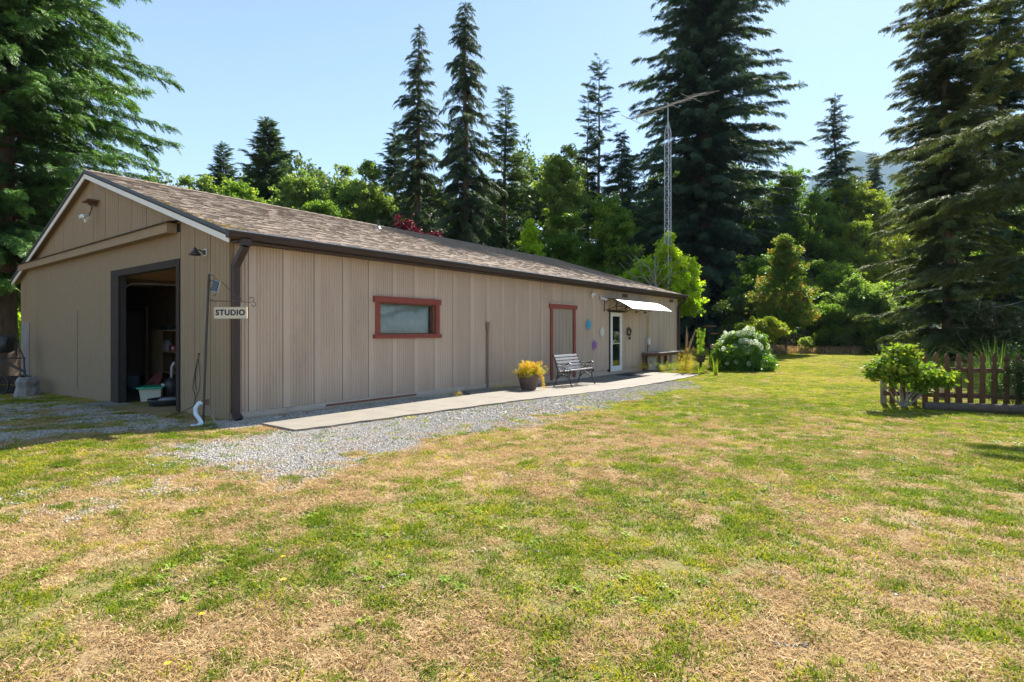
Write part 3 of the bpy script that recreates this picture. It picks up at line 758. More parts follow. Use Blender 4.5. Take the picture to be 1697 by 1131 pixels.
# ------------------------------------------------------------------ awning over the glazed door
AW = thing('door_awning', 'curved white corrugated awning on black scroll brackets above the white glazed door', 'awning', LW(12.62, 0, 0), PHI)
m = MB(); Lw = 3.46; K = 12; NC = 56
def awp(u): return (-.03 - 1.07 * u, 2.60 - .40 * u ** 1.8)
for i in range(NC + 1):
    for j in range(K + 1):
        y_, z_ = awp(j / K); m.v.append((Lw * i / NC, y_, z_ + .008 * (i % 2)))
for i in range(NC):
    for j in range(K): a_ = i * (K + 1) + j; m.f.append((a_, a_ + K + 1, a_ + K + 2, a_ + 1))
am, t, out = newmat('awning_sheet'); p = node(t, 'ShaderNodeBsdfPrincipled', i_Roughness=.35); p.inputs['Base Color'].default_value = (.22, .225, .21, 1)
tr = node(t, 'ShaderNodeBsdfTranslucent'); tr.inputs[0].default_value = (.26, .28, .28, 1); mx = node(t, 'ShaderNodeMixShader', i_0=.3)
t.links.new(p.outputs[0], mx.inputs[1]); t.links.new(tr.outputs[0], mx.inputs[2]); t.links.new(mx.outputs[0], out.inputs[0])
m.build('canopy_sheet', am, AW)
for bx_ in (.05, .95, 1.73, 2.6, 3.4):
    m = MB(); m.tube([(bx_, awp(u)[0], awp(u)[1] - .025) for u in np.linspace(0, 1, 8)], .014, 5)
    m.tube([(bx_, -.03, 2.58), (bx_, -.03, 2.12)], .018, 5); m.tube([(bx_, -.03, 2.16), (bx_, -.3, 2.24), (bx_, -.62, 2.30), (bx_, -1.0, 2.22)], .012, 5)
    for c_ in ((-.20, 2.40, .10), (-.45, 2.40, .085), (-.68, 2.38, .06)):
        m.tube([(bx_, c_[0] + c_[2] * math.cos(a_), c_[1] + c_[2] * math.sin(a_)) for a_ in np.linspace(0, 5.2, 12)], .009, 4)
    m.build('scroll_bracket', M['black'], AW)
MB().tube([(0, awp(1)[0], awp(1)[1] - .01), (Lw, awp(1)[0], awp(1)[1] - .01)], .012, 5).build('front_bar', M['galv'], AW)
# ------------------------------------------------------------------ metal flowers on the wall
def wall_flower(t_, z_, r_, col, label):
    T = thing('wall_flower', label, 'wall ornament', LW(t_, -.03, z_), PHI, 'metal flowers on the wall')
    mt = mat('flower_' + label.split()[0], col, [c * .75 for c in col], rough=.4, scale=20, bump=0)
    for k in range(16):
        a_ = 6.283 * k / 16; m = MB(); ca, sa = math.cos(a_), math.sin(a_)
        def P(r, w_, y_): return (r * ca - w_ * sa, y_, r * sa + w_ * ca)
        rr = r_ * (1 if k % 2 else .86)
        m.v = [P(.03, -.012, -.02), P(rr * .65, -.023, -.045), P(rr, 0, -.03), P(rr * .65, .023, -.045), P(.03, .012, -.02), P(rr * .6, 0, -.058)]
        m.f = [(0, 1, 5), (1, 2, 5), (2, 3, 5), (3, 4, 5), (4, 0, 5)]; m.build('petal', mt, T)
    MB().lathe([(0, .07), (.03, .065), (.045, .04), (.045, 0)], 12, (0, 0, 0), Matrix.Rotation(R(90), 4, 'X')).build('flower_centre', mt, T)
wall_flower(11.55, 1.66, .21, (.08, .42, .60), 'turquoise metal daisy ornament, highest of three on the tan wall')
wall_flower(12.45, 1.42, .21, (.70, .68, .62), 'white metal daisy ornament on the wall just left of the glazed door')
wall_flower(11.95, .98, .20, (.38, .16, .50), 'purple metal daisy ornament, lowest of three on the tan wall')
# wreath with a small bell right of the door
T = thing('wall_wreath', 'dark twig wreath with hanging bell on wall right of glazed door', 'wreath', LW(14.55, -.05, 1.42), PHI)
m = MB()
for k in range(60):
    a_ = random.random() * 6.283; r_ = .13 + random.uniform(-.03, .03)
    c_ = (r_ * math.cos(a_), random.uniform(-.03, .03), r_ * math.sin(a_)); d_ = (random.uniform(-.07, .07), random.uniform(-.05, .03), random.uniform(-.07, .07))
    m.tube([c_, tuple(c_[i] + d_[i] for i in range(3))], [.009, .003], 4)
m.tube([(.13 * math.cos(a_), 0, .13 * math.sin(a_)) for a_ in np.linspace(0, 6.283, 20)], .018, 5)
m.build('twig_ring', M['darkwood'], T)
MB().lathe([(0, .0), (.03, -.01), (.035, -.06), (.05, -.10), (.0, -.10)], 10, (.03, -.02, -.18)).tube([(.03, -.02, -.12), (.03, -.02, -.18)], .005, 4).build('bell', M['black'], T)
T = thing('junction_box', 'small grey electrical disconnect box on the wall above the wooden shelter', 'electrical box', LW(16.2, -.01, 1.05), PHI)
MB().box(-.08, .08, -.12, 0, -.14, .14).build('box_body', M['galv'], T, bevel=.01)
MB().tube([(0, -.05, -.14), (.01, -.06, -.6), (.0, -.05, -.95)], .014, 6).build('cable', M['black'], T)
MB().box(-.07, .07, -.135, -.12, -.12, .10).build('box_cover', M['plastic_white'], T)
# flood lights
def flood(name, label, loc, rotz, mount=0):
    T = thing(name, label, 'outdoor light', loc, rotz)
    MB().lathe([(0, 0), (.055, 0), (.055, .03), (.03, .04), (0, .04)], 14, (0, 0, 0), Matrix.Rotation(R(90), 4, 'X')).build('base_plate', M['plastic_white'], T, smooth=False)
    for sx in (-1, 1):
        Mx = Matrix.Translation((sx * .07, -.09, .0)) @ Matrix.Rotation(R(110), 4, 'X') @ Matrix.Rotation(sx * R(25), 4, 'Y')
        MB().lathe([(.0, -.07), (.028, -.07), (.034, -.02), (.052, .05), (.055, .06), (.0, .055)], 14, (0, 0, 0), Mx).build('lamp_head', M['plastic_white'], T, smooth=True)
    MB().lathe([(0, 0), (.035, 0), (.035, -.06), (.02, -.08), (0, -.08)], 12, (0, -.05, -.05)).build('motion_sensor', M['plastic_white'], T)
    return T
flood('flood_light', 'white twin flood light under the eave above the turquoise daisy', LW(11.75, -.02, 2.66), PHI)
T = flood('flood_light', 'white twin flood light hanging from the gable peak bracket', LW(-.20, 6.15, 4.02), PHI - R(90))
MB().box(-.02, .02, -.02, .16, .28, .34).box(-.30, .12, -.05, .18, .36, .40).tube([(0, 0, 0), (0, .05, .15), (0, .06, .30)], .012, 6).build('wooden_bracket', M['brownwood'], T)
MB().tube([(-.04, .0, .0), (-.06, .03, .1), (-.03, .1, .25), (-.3, .12, .33)], .006, 5).build('wire', M['black'], T)
T = thing('security_camera', 'small white camera on a bracket left of the awning', 'camera', LW(12.35, -.02, 2.55), PHI)
MB().box(-.03, .03, -.05, 0, -.05, .12).build('mount', M['galv'], T)
MB().tube([(0, -.04, .02), (.10, -.24, -.04)], .04, 10).build('camera_body', M['plastic_white'], T)
# barn lamp by the corner
T = thing('barn_lamp', 'black barn style wall lamp on pale round plate near the building corner', 'wall lamp', LW(-.02, .80, 2.78), PHI - R(90)); T.scale = (.68, .68, .68)
MB().lathe([(0, 0), (.095, 0), (.095, .02), (.0, .02)], 18, (0, 0, 0), Matrix.Rotation(R(90), 4, 'X')).build('mounting_plate', M['plastic_white'], T)
MB().lathe([(0, .02), (.07, .02), (.06, .05), (0, .055)], 16, (0, 0, 0), Matrix.Rotation(R(90), 4, 'X')).tube([(0, -.05, 0), (0, -.14, .05), (0, -.22, .03)], .016, 6).build('lamp_arm', M['black'], T)
MB().lathe([(0, .10), (.025, .10), (.045, .06), (.05, .02), (.12, -.05), (.135, -.09), (.125, -.088), (.045, .0), (0, .02)], 18, (0, -.24, .0)).build('lamp_shade', M['black'], T, smooth=True)

# ------------------------------------------------------------------ things inside the bay
s0_, s1_ = bay(300, 1.2), bay(253, 1.2); wd_ = s1_ - s0_
T = thing('shelf_unit', 'plywood shelf unit standing inside the open garage bay', 'shelf', LW(1.2, s0_, -.11), PHI)
MB().box(0, .45, wd_ - .03, wd_, 0, 1.56).build('side_board', M['ply'], T); MB().box(0, .45, 0, .03, 0, 1.56).build('side_board', M['ply'], T)
MB().box(.42, .45, .03, wd_ - .03, 0, 1.55).build('back_board', M['osb'], T)
MB().box(-.012, 0, wd_ * .62, wd_, .0, 1.56).build('front_board', M['ply'], T)
for z_ in (.08, .55, 1.05, 1.56): MB().box(-.01 if z_ > 1.5 else .005, .42, -.02 if z_ > 1.5 else .03, wd_ + .02 if z_ > 1.5 else wd_ - .03, z_, z_ + .03).build('shelf_board', M['ply'], T)
redm = mat('red_plastic', (.35, .03, .03), (.25, .02, .02), rough=.4, scale=5, bump=0)
T = thing('red_box', 'red tool box with white tag on the middle shelf in the garage', 'box', LW(1.22, bay(292, 1.22), .97), PHI)
MB().box(0, .22, 0, .42, 0, .15).build('box_body', redm, T, bevel=.01); MB().box(-.004, 0, .12, .26, .03, .11).build('tag', M['plastic_white'], T)
T = thing('plastic_bag', 'crumpled pale plastic bag left of the red box on the shelf', 'bag', LW(1.36, bay(276, 1.36), .97), PHI)
m = MB()
for k in range(9): m.lathe([(0, .30 - .02 * k), (.04, .2), (.11 + .03 * math.sin(k), .1), (.1, 0), (0, 0)], 7, (.03 * math.sin(k * 2), .03 * math.cos(k * 3), 0))
m.build('bag_body', mat('bag_plastic', (.4, .43, .44), (.3, .32, .33), rough=.3, scale=15, bump=.5), T)
T = thing('storage_tub', 'pale plastic tub with green lid on the garage floor', 'tub', LW(.62, bay(253, .62), -.11), PHI - R(30))
m = MB()
def tubshape(m, x, y, z0, z1, tx, ty, wall=.01):
    a_ = len(m.v)
    for (k, z_) in ((.86, z0), (1, z1)):
        for (sx, sy) in ((-1, -1), (1, -1), (1, 1), (-1, 1)): m.v.append((sx * tx * k, sy * ty * k, z_))
    m.f += [tuple(a_ + i for i in q) for q in ((3, 2, 1, 0), (0, 1, 5, 4), (1, 2, 6, 5), (2, 3, 7, 6), (3, 0, 4, 7))]
tubshape(m, 0, 0, 0, .30, .21, .25); m.box(-.215, .215, -.255, .255, .26, .275)
m.build('tub_body', mat('tub_plastic', (.62, .60, .48), (.55, .53, .42), rough=.5, bump=0), T)
MB().box(-.25, .25, -.33, .33, .30, .335).build('tub_lid', mat('green_lid', (.03, .42, .24), (.02, .36, .2), rough=.4, bump=0), T, bevel=.012)
T = thing('washtub', 'wide black rubber basin on the floor at right of the garage opening', 'basin', LW(.42, bay(280, .42), -.11), PHI)
MB().lathe([(0, .01), (.27, .01), (.31, .03), (.36, .18), (.38, .185), (.38, .165), (.33, 0), (0, 0)], 28).build('basin_body', M['black'], T, smooth=True)
MB().lathe([(0, .19), (.12, .185), (.17, .16), (.17, .15), (0, .15)], 20, (0, .05, 0)).build('metal_lid', M['galv'], T)
T = thing('shop_vacuum', 'dark upright shop machine with pale label behind the black basin', 'machine', LW(.95, bay(284, .95), -.11), PHI)
MB().lathe([(0, 0), (.16, 0), (.17, .35), (.14, .45), (.08, .5), (0, .52)], 18).build('tank', M['black'], T, smooth=True)
MB().tube([(0, 0, .5), (0, -.02, .75), (.05, -.02, .85)], .03, 8).build('neck', M['galv'], T)
MB().box(-.178, -.165, -.06, .08, .30, .38).build('tag', M['plastic_white'], T)
T = thing('bucket', 'grey blue bucket on the floor deep inside the garage', 'bucket', LW(1.3, bay(220, 1.3), -.11), PHI)
MB().lathe([(0, .01), (.12, .01), (.155, .36), (.165, .36), (.165, .34), (.13, 0), (0, 0)], 20).build('bucket_body', mat('bucket_plastic', (.3, .4, .5), (.26, .35, .44), rough=.4, bump=0), T, smooth=True)
MB().tube([(.16 * math.cos(a_), .16 * math.sin(a_) * .4, .34 + .14 * math.sin(a_)) for a_ in np.linspace(0, 3.14, 10)], .005, 4).build('handle', M['galv'], T)
T = thing('red_bowl', 'dull red bowl leaning behind the green lid', 'bowl', LW(1.0, bay(262, 1.0), -.11), PHI)
MB().lathe([(0, .02), (.14, .03), (.22, .12), (.23, .12), (.15, .0), (0, 0)], 22, (0, 0, .34), Matrix.Rotation(R(-50), 4, 'Y')).build('bowl_body', mat('dusty_red', (.42, .12, .12), (.34, .1, .1), rough=.5, bump=0), T, smooth=True)
MB().box(-.12, .12, -.15, .15, 0, .36).build('crate_under_bowl', M['brownwood'], T)
T = thing('storage_tray', 'dark tray of oddments on top of the plywood shelf', 'tray', LW(1.25, bay(278, 1.25), 1.48), PHI)
MB().box(0, .3, 0, .5, 0, .02).box(0, .01, 0, .5, .02, .10).box(.29, .3, 0, .5, .02, .1).box(.01, .29, 0, .01, .02, .1).box(.01, .29, .49, .5, .02, .1).build('tray_body', M['black'], T)
MB().tube([(.1, .1, .06), (.2, .45, .09)], .03, 6).build('rolled_tool', M['brownwood'], T)

# cable coiled on the gable wall
T = thing('wall_cable', 'thin dark looped cable hanging from a knob on the gable wall', 'cable', LW(-.03, 1.02, 1.05), PHI - R(90))
m = MB(); m.tube([(0, 0, 0), (-.04, -.01, -.12), (-.15, -.01, -.35), (-.19, -.02, -.6), (-.10, -.01, -.75), (-.15, -.02, -.9), (-.16, -.25, -1.0), (-.10, -.5, -1.03)], .006, 5)
m.tube([(-.02, -.01, -.05), (.03, -.01, -.2), (.07, -.01, -.4), (.05, -.01, -.6), (-.12, -.02, -.78)], .005, 5)
m.tube([(-.02, -.01, -.08), (-.10, -.01, -.3), (-.12, -.01, -.5), (-.06, -.01, -.62)], .005, 5)
m.lathe([(0, -.02), (.02, -.01), (.02, .02), (0, .02)], 8)
m.build('cable_loop', M['black'], T)
# ------------------------------------------------------------------ sign post with STUDIO sign
bx_, by_, _ = at(336, 8.35)
T = thing('sign_post', 'slim black metal post with curly bracket in front of the building corner', 'post', (bx_, by_, 0), 0)
MB().tube([(0, 0, -.2), (.05, 0, 1.3), (.095, 0, 2.31)], .018, 8).build('pole', M['black'], T)
m = MB(); 
def sp(cx_, cz_, r0, r1, a0, a1, n=16): return [(cx_ + (r0 + (r1 - r0) * i / (n - 1)) * math.cos(a0 + (a1 - a0) * i / (n - 1)), -.01, cz_ + (r0 + (r1 - r0) * i / (n - 1)) * math.sin(a0 + (a1 - a0) * i / (n - 1))) for i in range(n)]
m.tube([(.08, 0, 1.905), (.45, -.01, 1.90), (.74, -.02, 1.885)], .006, 5)
m.tube(sp(.16, 2.02, .10, .03, 4.7, -1.6), .005, 4); m.tube(sp(.17, 2.16, .07, .03, 3.6, -2.2), .005, 4); m.tube(sp(.145, 2.26, .045, .03, 4.2, -1.0), .005, 4)
m.tube([(.10, 0, 2.20), (.20, 0, 2.23), (.30, -.01, 2.18), (.50, -.01, 1.98), (.56, -.01, 1.93)], .005, 4)
m.tube(sp(.54, 1.94, .045, .03, -1.5, 3.4), .005, 4); m.tube(sp(.74, 1.93, .045, .025, -1.4, 3.2), .005, 4); m.tube(sp(.77, 1.85, .04, .02, 1.4, -3.2), .005, 4)
m.build('scroll_bracket', M['iron'], T)
S_ = thing('studio_sign', 'small cream board sign reading STUDIO hung from the scroll bracket', 'sign', (bx_ + .43, by_ - .015, 1.725), R(-4))
MB().box(-.245, .245, -.008, .008, -.075, .075).build('sign_board', mat('cream_board', (.62, .56, .44), (.54, .48, .37), rough=.7, scale=9, bump=.1), S_)
m = MB().box(-.255, .255, -.013, .010, .075, .088).box(-.255, .255, -.013, .010, -.088, -.075).box(-.258, -.245, -.013, .010, -.075, .075).box(.245, .258, -.013, .010, -.075, .075)
m.build('sign_frame', mat('cream_frame', (.52, .45, .33), (.44, .38, .28), rough=.7), S_)
fc = bpy.data.curves.new('lettering', 'FONT'); fc.body = 'STUDIO'; fc.size = .118; fc.align_x = 'CENTER'; fc.align_y = 'CENTER'; fc.extrude = .002; fc.offset = .0045; fc.space_character = 1.12
_tmp = bpy.data.objects.new('lettering_curve', fc); COL.objects.link(_tmp); bpy.context.view_layer.update(); lme = bpy.data.meshes.new_from_object(_tmp.evaluated_get(bpy.context.evaluated_depsgraph_get())); bpy.data.objects.remove(_tmp)
fo = bpy.data.objects.new('lettering', lme); COL.objects.link(fo); fo.parent = S_; fo.rotation_euler = (R(90), 0, 0); fo.location = (0, -.0115, 0); lme.materials.clear(); lme.materials.append(mat('navy_letters', (.012, .02, .05), rough=.5, bump=0))
for sx in (-.2, .17): MB().tube([(sx, 0, .088), (sx, 0, .125), (sx + .012, 0, .14), (sx, 0, .16)], .004, 4).build('hook', M['galv'], S_)
T = thing('solar_panel', 'small dark solar panel clipped to the top of the sign bracket', 'solar panel', (bx_ + .205, by_ - .03, 2.125), 0)
Mx = Matrix.Rotation(R(14), 4, 'Y') @ Matrix.Rotation(R(-25), 4, 'Z')
MB().box(-.065, .065, -.010, .0, -.08, .08, Mx).build('panel_face', mat('solar_cell', (.03, .045, .06), (.025, .035, .05), rough=.25, bump=0), T)
MB().box(-.072, .072, .001, .016, -.087, .087, Mx).build('panel_frame', M['galv'], T)
T = thing('drain_hose', 'white corrugated drain hose curling from the pipe by the sign post', 'hose', (bx_ + .0, by_, 0), 0)
hp = [(-.0, .03, .36), (-.07, .03, .36), (-.11, .0, .29), (-.10, -.02, .2), (-.03, -.03, .12), (.01, -.05, .06), (-.03, -.1, .03), (-.12, -.14, .03)]
pts = []; 
for i in range(len(hp) - 1):
    for k in range(7): pts.append(tuple(np.array(hp[i]) * (1 - k / 7) + np.array(hp[i + 1]) * k / 7))
MB().tube(pts, [.028 + .004 * (i % 2) for i in range(len(pts))], 9).build('hose_tube', mat('hose_white', (.66, .74, .80), (.6, .68, .75), rough=.4, bump=0), T, smooth=False)
MB().tube([(-.03, .04, .37), (.06, .04, .38)], .035, 8).box(.03, .07, 0, .06, .33, .41).build('hose_coupling', M['brownwood'], T)
MB().tube([(-.02, .1, .36), (.06, .14, .15), (.16, .12, .0)], .012, 5).build('prop_stick', M['greywood'], T)

# ------------------------------------------------------------------ flower pot
px_, py_, _ = at(876, 13.75)
T = thing('flower_pot', 'large brown round planter of yellow flowers on the patio', 'planter', (px_, py_, .037 + pz(6.9)))
MB().lathe([(0, 0), (.17, 0), (.19, .02), (.225, .17), (.233, .175), (.24, .24), (.262, .34), (.272, .345), (.275, .40), (.255, .40), (.245, .33), (0, .33)], 32).build('pot', mat('brown_pot', (.15, .095, .07), (.10, .065, .05), rough=.6, scale=6, bump=.1), T, smooth=False)
yel = leafmat('golden_foliage', (.42, .44, .02), (.80, .55, .03), (.80, .48, .08), trans=.3, tcol=(1, .95, .5))
n = 300; pts = rng.normal(size=(n, 3)) * [.15, .15, .07] + [0, 0, .44]; ti = rng.uniform(0, .6, n)
n2 = 260; p2 = []
for k in range(26):
    a_ = rng.random() * 6.28; r_ = rng.uniform(.02, .2); hh = rng.uniform(.12, .30); le = rng.uniform(0, .5)
    for i in range(10): u = i / 9; p2.append((math.cos(a_) * (r_ + le * hh * u), math.sin(a_) * (r_ + le * hh * u), .40 + hh * u))
p3 = [(.26 + .06 * rng.random() + .1 * k / 12, -.08 + .1 * rng.random(), .42 - .03 * k + .02 * rng.random()) for k in range(14)]
pts = np.concatenate([pts, p2, p3]); n = len(pts)
scatter('flowers', CLU_B, pts, rng.uniform(0, 6.28, (n, 3)), rng.uniform(.07, .15, n), rng.integers(0, 4, n), np.concatenate([ti, rng.uniform(.4, 1, n - 300)]), yel, T)

# ------------------------------------------------------------------ bench
bx2, by2, _ = LW(8.88, -1.12)
T = thing('park_bench', 'slatted garden bench with black cast iron scroll ends on the patio', 'bench', (bx2, by2, .037 + pz(8.7)), PHI); T.scale = (1, .8, 1)
WD = 1.18; sl = mat('bench_slat_paint', (.40, .40, .41), (.30, .29, .29), rough=.38, scale=9, bump=.15, stretch=(.2, 1, 1), spec=.6)
# local -y is the front
for k in range(5):                           # back slats, curved back
    u = k / 4; y_ = .20 + .10 * u + .06 * u * u; z_ = .47 + .34 * u
    Mx = Matrix.Translation((0, y_, z_)) @ Matrix.Rotation(R(-14 - 10 * u), 4, 'X')
    MB().box(-WD / 2, WD / 2, -.011, .011, -.031, .031, Mx).build('back_slat', sl, T, bevel=.004)
for k in range(5):
    u = k / 4; y_ = .14 - .40 * u; z_ = .405 + .035 * u * u - .01 * (1 - u)
    MB().box(-WD / 2, WD / 2, y_ - .036, y_ + .036, z_, z_ + .024).build('seat_slat', sl, T, bevel=.004)
def ring(m, x_, cy_, cz_, r_, w_=.010, n=14, a0=0, a1=6.283):
    m.tube([(x_, cy_ + r_ * math.cos(a), cz_ + r_ * math.sin(a)) for a in np.linspace(a0, a1, n)], w_, 5)
for sx in (-1, 1):
    x_ = sx * (WD / 2 + .018); m = MB()
    m.tube([(x_, .40, .86), (x_, .385, .83), (x_, .34, .78), (x_, .27, .60), (x_, .21, .45), (x_, .20, .36), (x_, .25, .20), (x_, .31, .05), (x_, .35, .015)], [.026, .026, .022, .02, .02, .02, .018, .018, .024], 7)
    m.tube([(x_, -.30, .43), (x_, -.32, .40), (x_, -.24, .33), (x_, -.26, .20), (x_, -.33, .05), (x_, -.38, .015)], [.03, .028, .022, .018, .018, .024], 7)
    m.tube([(x_, .21, .40), (x_, .0, .385), (x_, -.30, .40)], .018, 6)
    m.tube([(x_, -.26, .19)] + [(x_, -.26 + .52 * u, .19 + .13 * math.sin(math.pi * u)) for u in (.25, .5, .75)] + [(x_, .25, .19)], .014, 6)
    m.tube([(x_, .28, .63), (x_, .14, .61), (x_, -.02, .585), (x_, -.16, .60), (x_, -.25, .635), (x_, -.30, .61), (x_, -.28, .58)], [.015, .015, .016, .018, .022, .022, .014], 6)
    ring(m, x_, -.02, .49, .062); ring(m, x_, -.02, .49, .03, .008)
    for a in np.linspace(0, 5.5, 8): m.tube([(x_, -.02 + .03 * math.cos(a), .49 + .03 * math.sin(a)), (x_, -.02 + .062 * math.cos(a), .49 + .062 * math.sin(a))], .006, 4)
    ring(m, x_, .12, .52, .045, .008); ring(m, x_, -.15, .50, .045, .008); ring(m, x_, .12, .33, .04, .008); ring(m, x_, -.02, .34, .045, .009); ring(m, x_, -.15, .33, .04, .008); ring(m, x_, .17, .26, .03, .007); ring(m, x_, -.20, .26, .03, .007)
    m.build('scroll_end', M['iron'], T)
# door mat
mx_ = LW(13.4, -.62, .037 + pz(14))
T = MB().box(-.5, .5, -.3, .3, 0, .015).build('door_mat', mat('black_mat', (.02, .02, .022), (.03, .03, .03), rough=.95, scale=60, bump=.5), None, loc=mx_, rotz=PHI); tag(T, 'black rubber doormat on the patio before the white glazed door', 'doormat')

# ------------------------------------------------------------------ wooden shelter with heat pump
T = thing('wooden_shelter', 'low open wooden table like cover standing against the wall by the far corner', 'shelter', LW(15.75, -.06, -.1), PHI)
for (x_, y_) in ((.05, -.68), (2.2, -.68), (.05, -.08), (2.2, -.08), (1.2, -.68)): MB().box(x_, x_ + .1, y_, y_ + .1, -.1, .66).build('leg', M['brownwood'] if x_ != 1.2 else M['greywood'], T)
for k in range(6): MB().box(-.06, 2.42, -.74 + .125 * k, -.74 + .125 * k + .118, .70, .73).build('top_board', M['greywood'], T)
MB().box(-.03, 2.38, -.71, -.675, .60, .70).build('apron', M['brownwood'], T); MB().box(-.03, .01, -.67, .0, .60, .70).build('side_apron', M['brownwood'], T)
T = thing('heat_pump', 'white outdoor heat pump unit with grille beneath the wooden cover', 'heat pump', LW(16.1, -.40, -.1), PHI)
MB().box(0, .8, 0, .3, .02, .57).build('casing', mat('unit_cream', (.68, .66, .58), (.6, .58, .5), rough=.5, bump=0), T, bevel=.01)
m = MB(); m.box(.08, .55, -.006, .0, .07, .52); m.build('fan_opening', M['black'], T)
m = MB()
for k in range(6): m.box(.08 + .09 * k, .092 + .09 * k, -.016, -.008, .07, .52)
for k in range(6): m.box(.08, .55, -.022, -.016, .08 + .085 * k, .092 + .085 * k)
m.build('fan_grille', M['plastic_white'], T)

# ------------------------------------------------------------------ left corner: stump, timber bed, board, hose reel
gx, gy, _ = at(60, 15.2)
def gl(px, d): x_, y_, _ = at(px, d); return (x_, y_, float(gz(x_, y_)))
T = thing('timber_bed', 'low dark timber retaining edge at the far left', 'retaining wall', gl(-40, 15.4), R(0))
for k in range(2):
    for j in range(2): MB().box(-1.2 + 1.35 * j, .14 + 1.35 * j, -.1, .1, .02 + .26 * k, .26 + .26 * k).build('timber', M['darkwood'], T, bevel=.01)
T = thing('tree_stump', 'short rough grey stump by the left building corner', 'stump', gl(44, 14.5), 0)
m = MB(); m.lathe([(.27, 0), (.25, .12), (.22, .25), (.24, .36), (.20, .47), (.15, .50), (0, .46)], 13)
m.v = [(v[0] * (1 + .18 * math.sin(5 * math.atan2(v[1], v[0] + 1e-6)) + random.uniform(-.06, .06)), v[1] * (1 + .15 * math.sin(3 * math.atan2(v[1], v[0] + 1e-6))), v[2] + random.uniform(-.03, .03)) for v in m.v]
m.build('stump_wood', M['greywood'], T)
T = MB().box(-.11, .11, -.02, .02, 0, 2.0).build('grey_board', M['greywood'], None, loc=gl(43, 16.2), rotz=0); tag(T, 'tall weathered grey plank standing upright at the left wall corner', 'plank')
T = thing('hose_reel', 'black drum on an old tubular metal cart at the far left', 'hose reel', gl(14, 15.0), 0)
MB().tube([(-.38, -.05, 1.40), (-.36, -.05, 1.40), (.02, 0, 1.38), (.10, 0, 1.38)], [.25, .27, .24, .2], 20).build('drum', M['black'], T)
m = MB(); m.tube([(.1, 0, 1.38), (.24, 0, 1.42), (.42, 0, .98), (.45, 0, .5)], .02, 6); m.tube([(-.5, 0, .98), (.45, 0, 1.0)], .02, 6); m.tube([(-.35, .0, 1.3), (-.3, 0, .9), (-.2, 0, .5)], .022, 6)
m.tube([(-.2, .0, .95), (.45, 0, .62)], .035, 6); m.tube([(-.15, 0, .95), (-.12, 0, .7), (0, 0, .5), (.2, 0, .35)], .012, 5); m.tube([(.2, 0, 1.4), (.2, 0, 1.0)], .03, 6)
m.build('cart_frame', M['iron'], T)
for x_ in (-.2, .42): MB().tube([(x_ + .20 * math.cos(a), 0, .28 + .26 * math.sin(a)) for a in np.linspace(0, 6.283, 20)], .03, 6).build('wheel', M['black'], T)

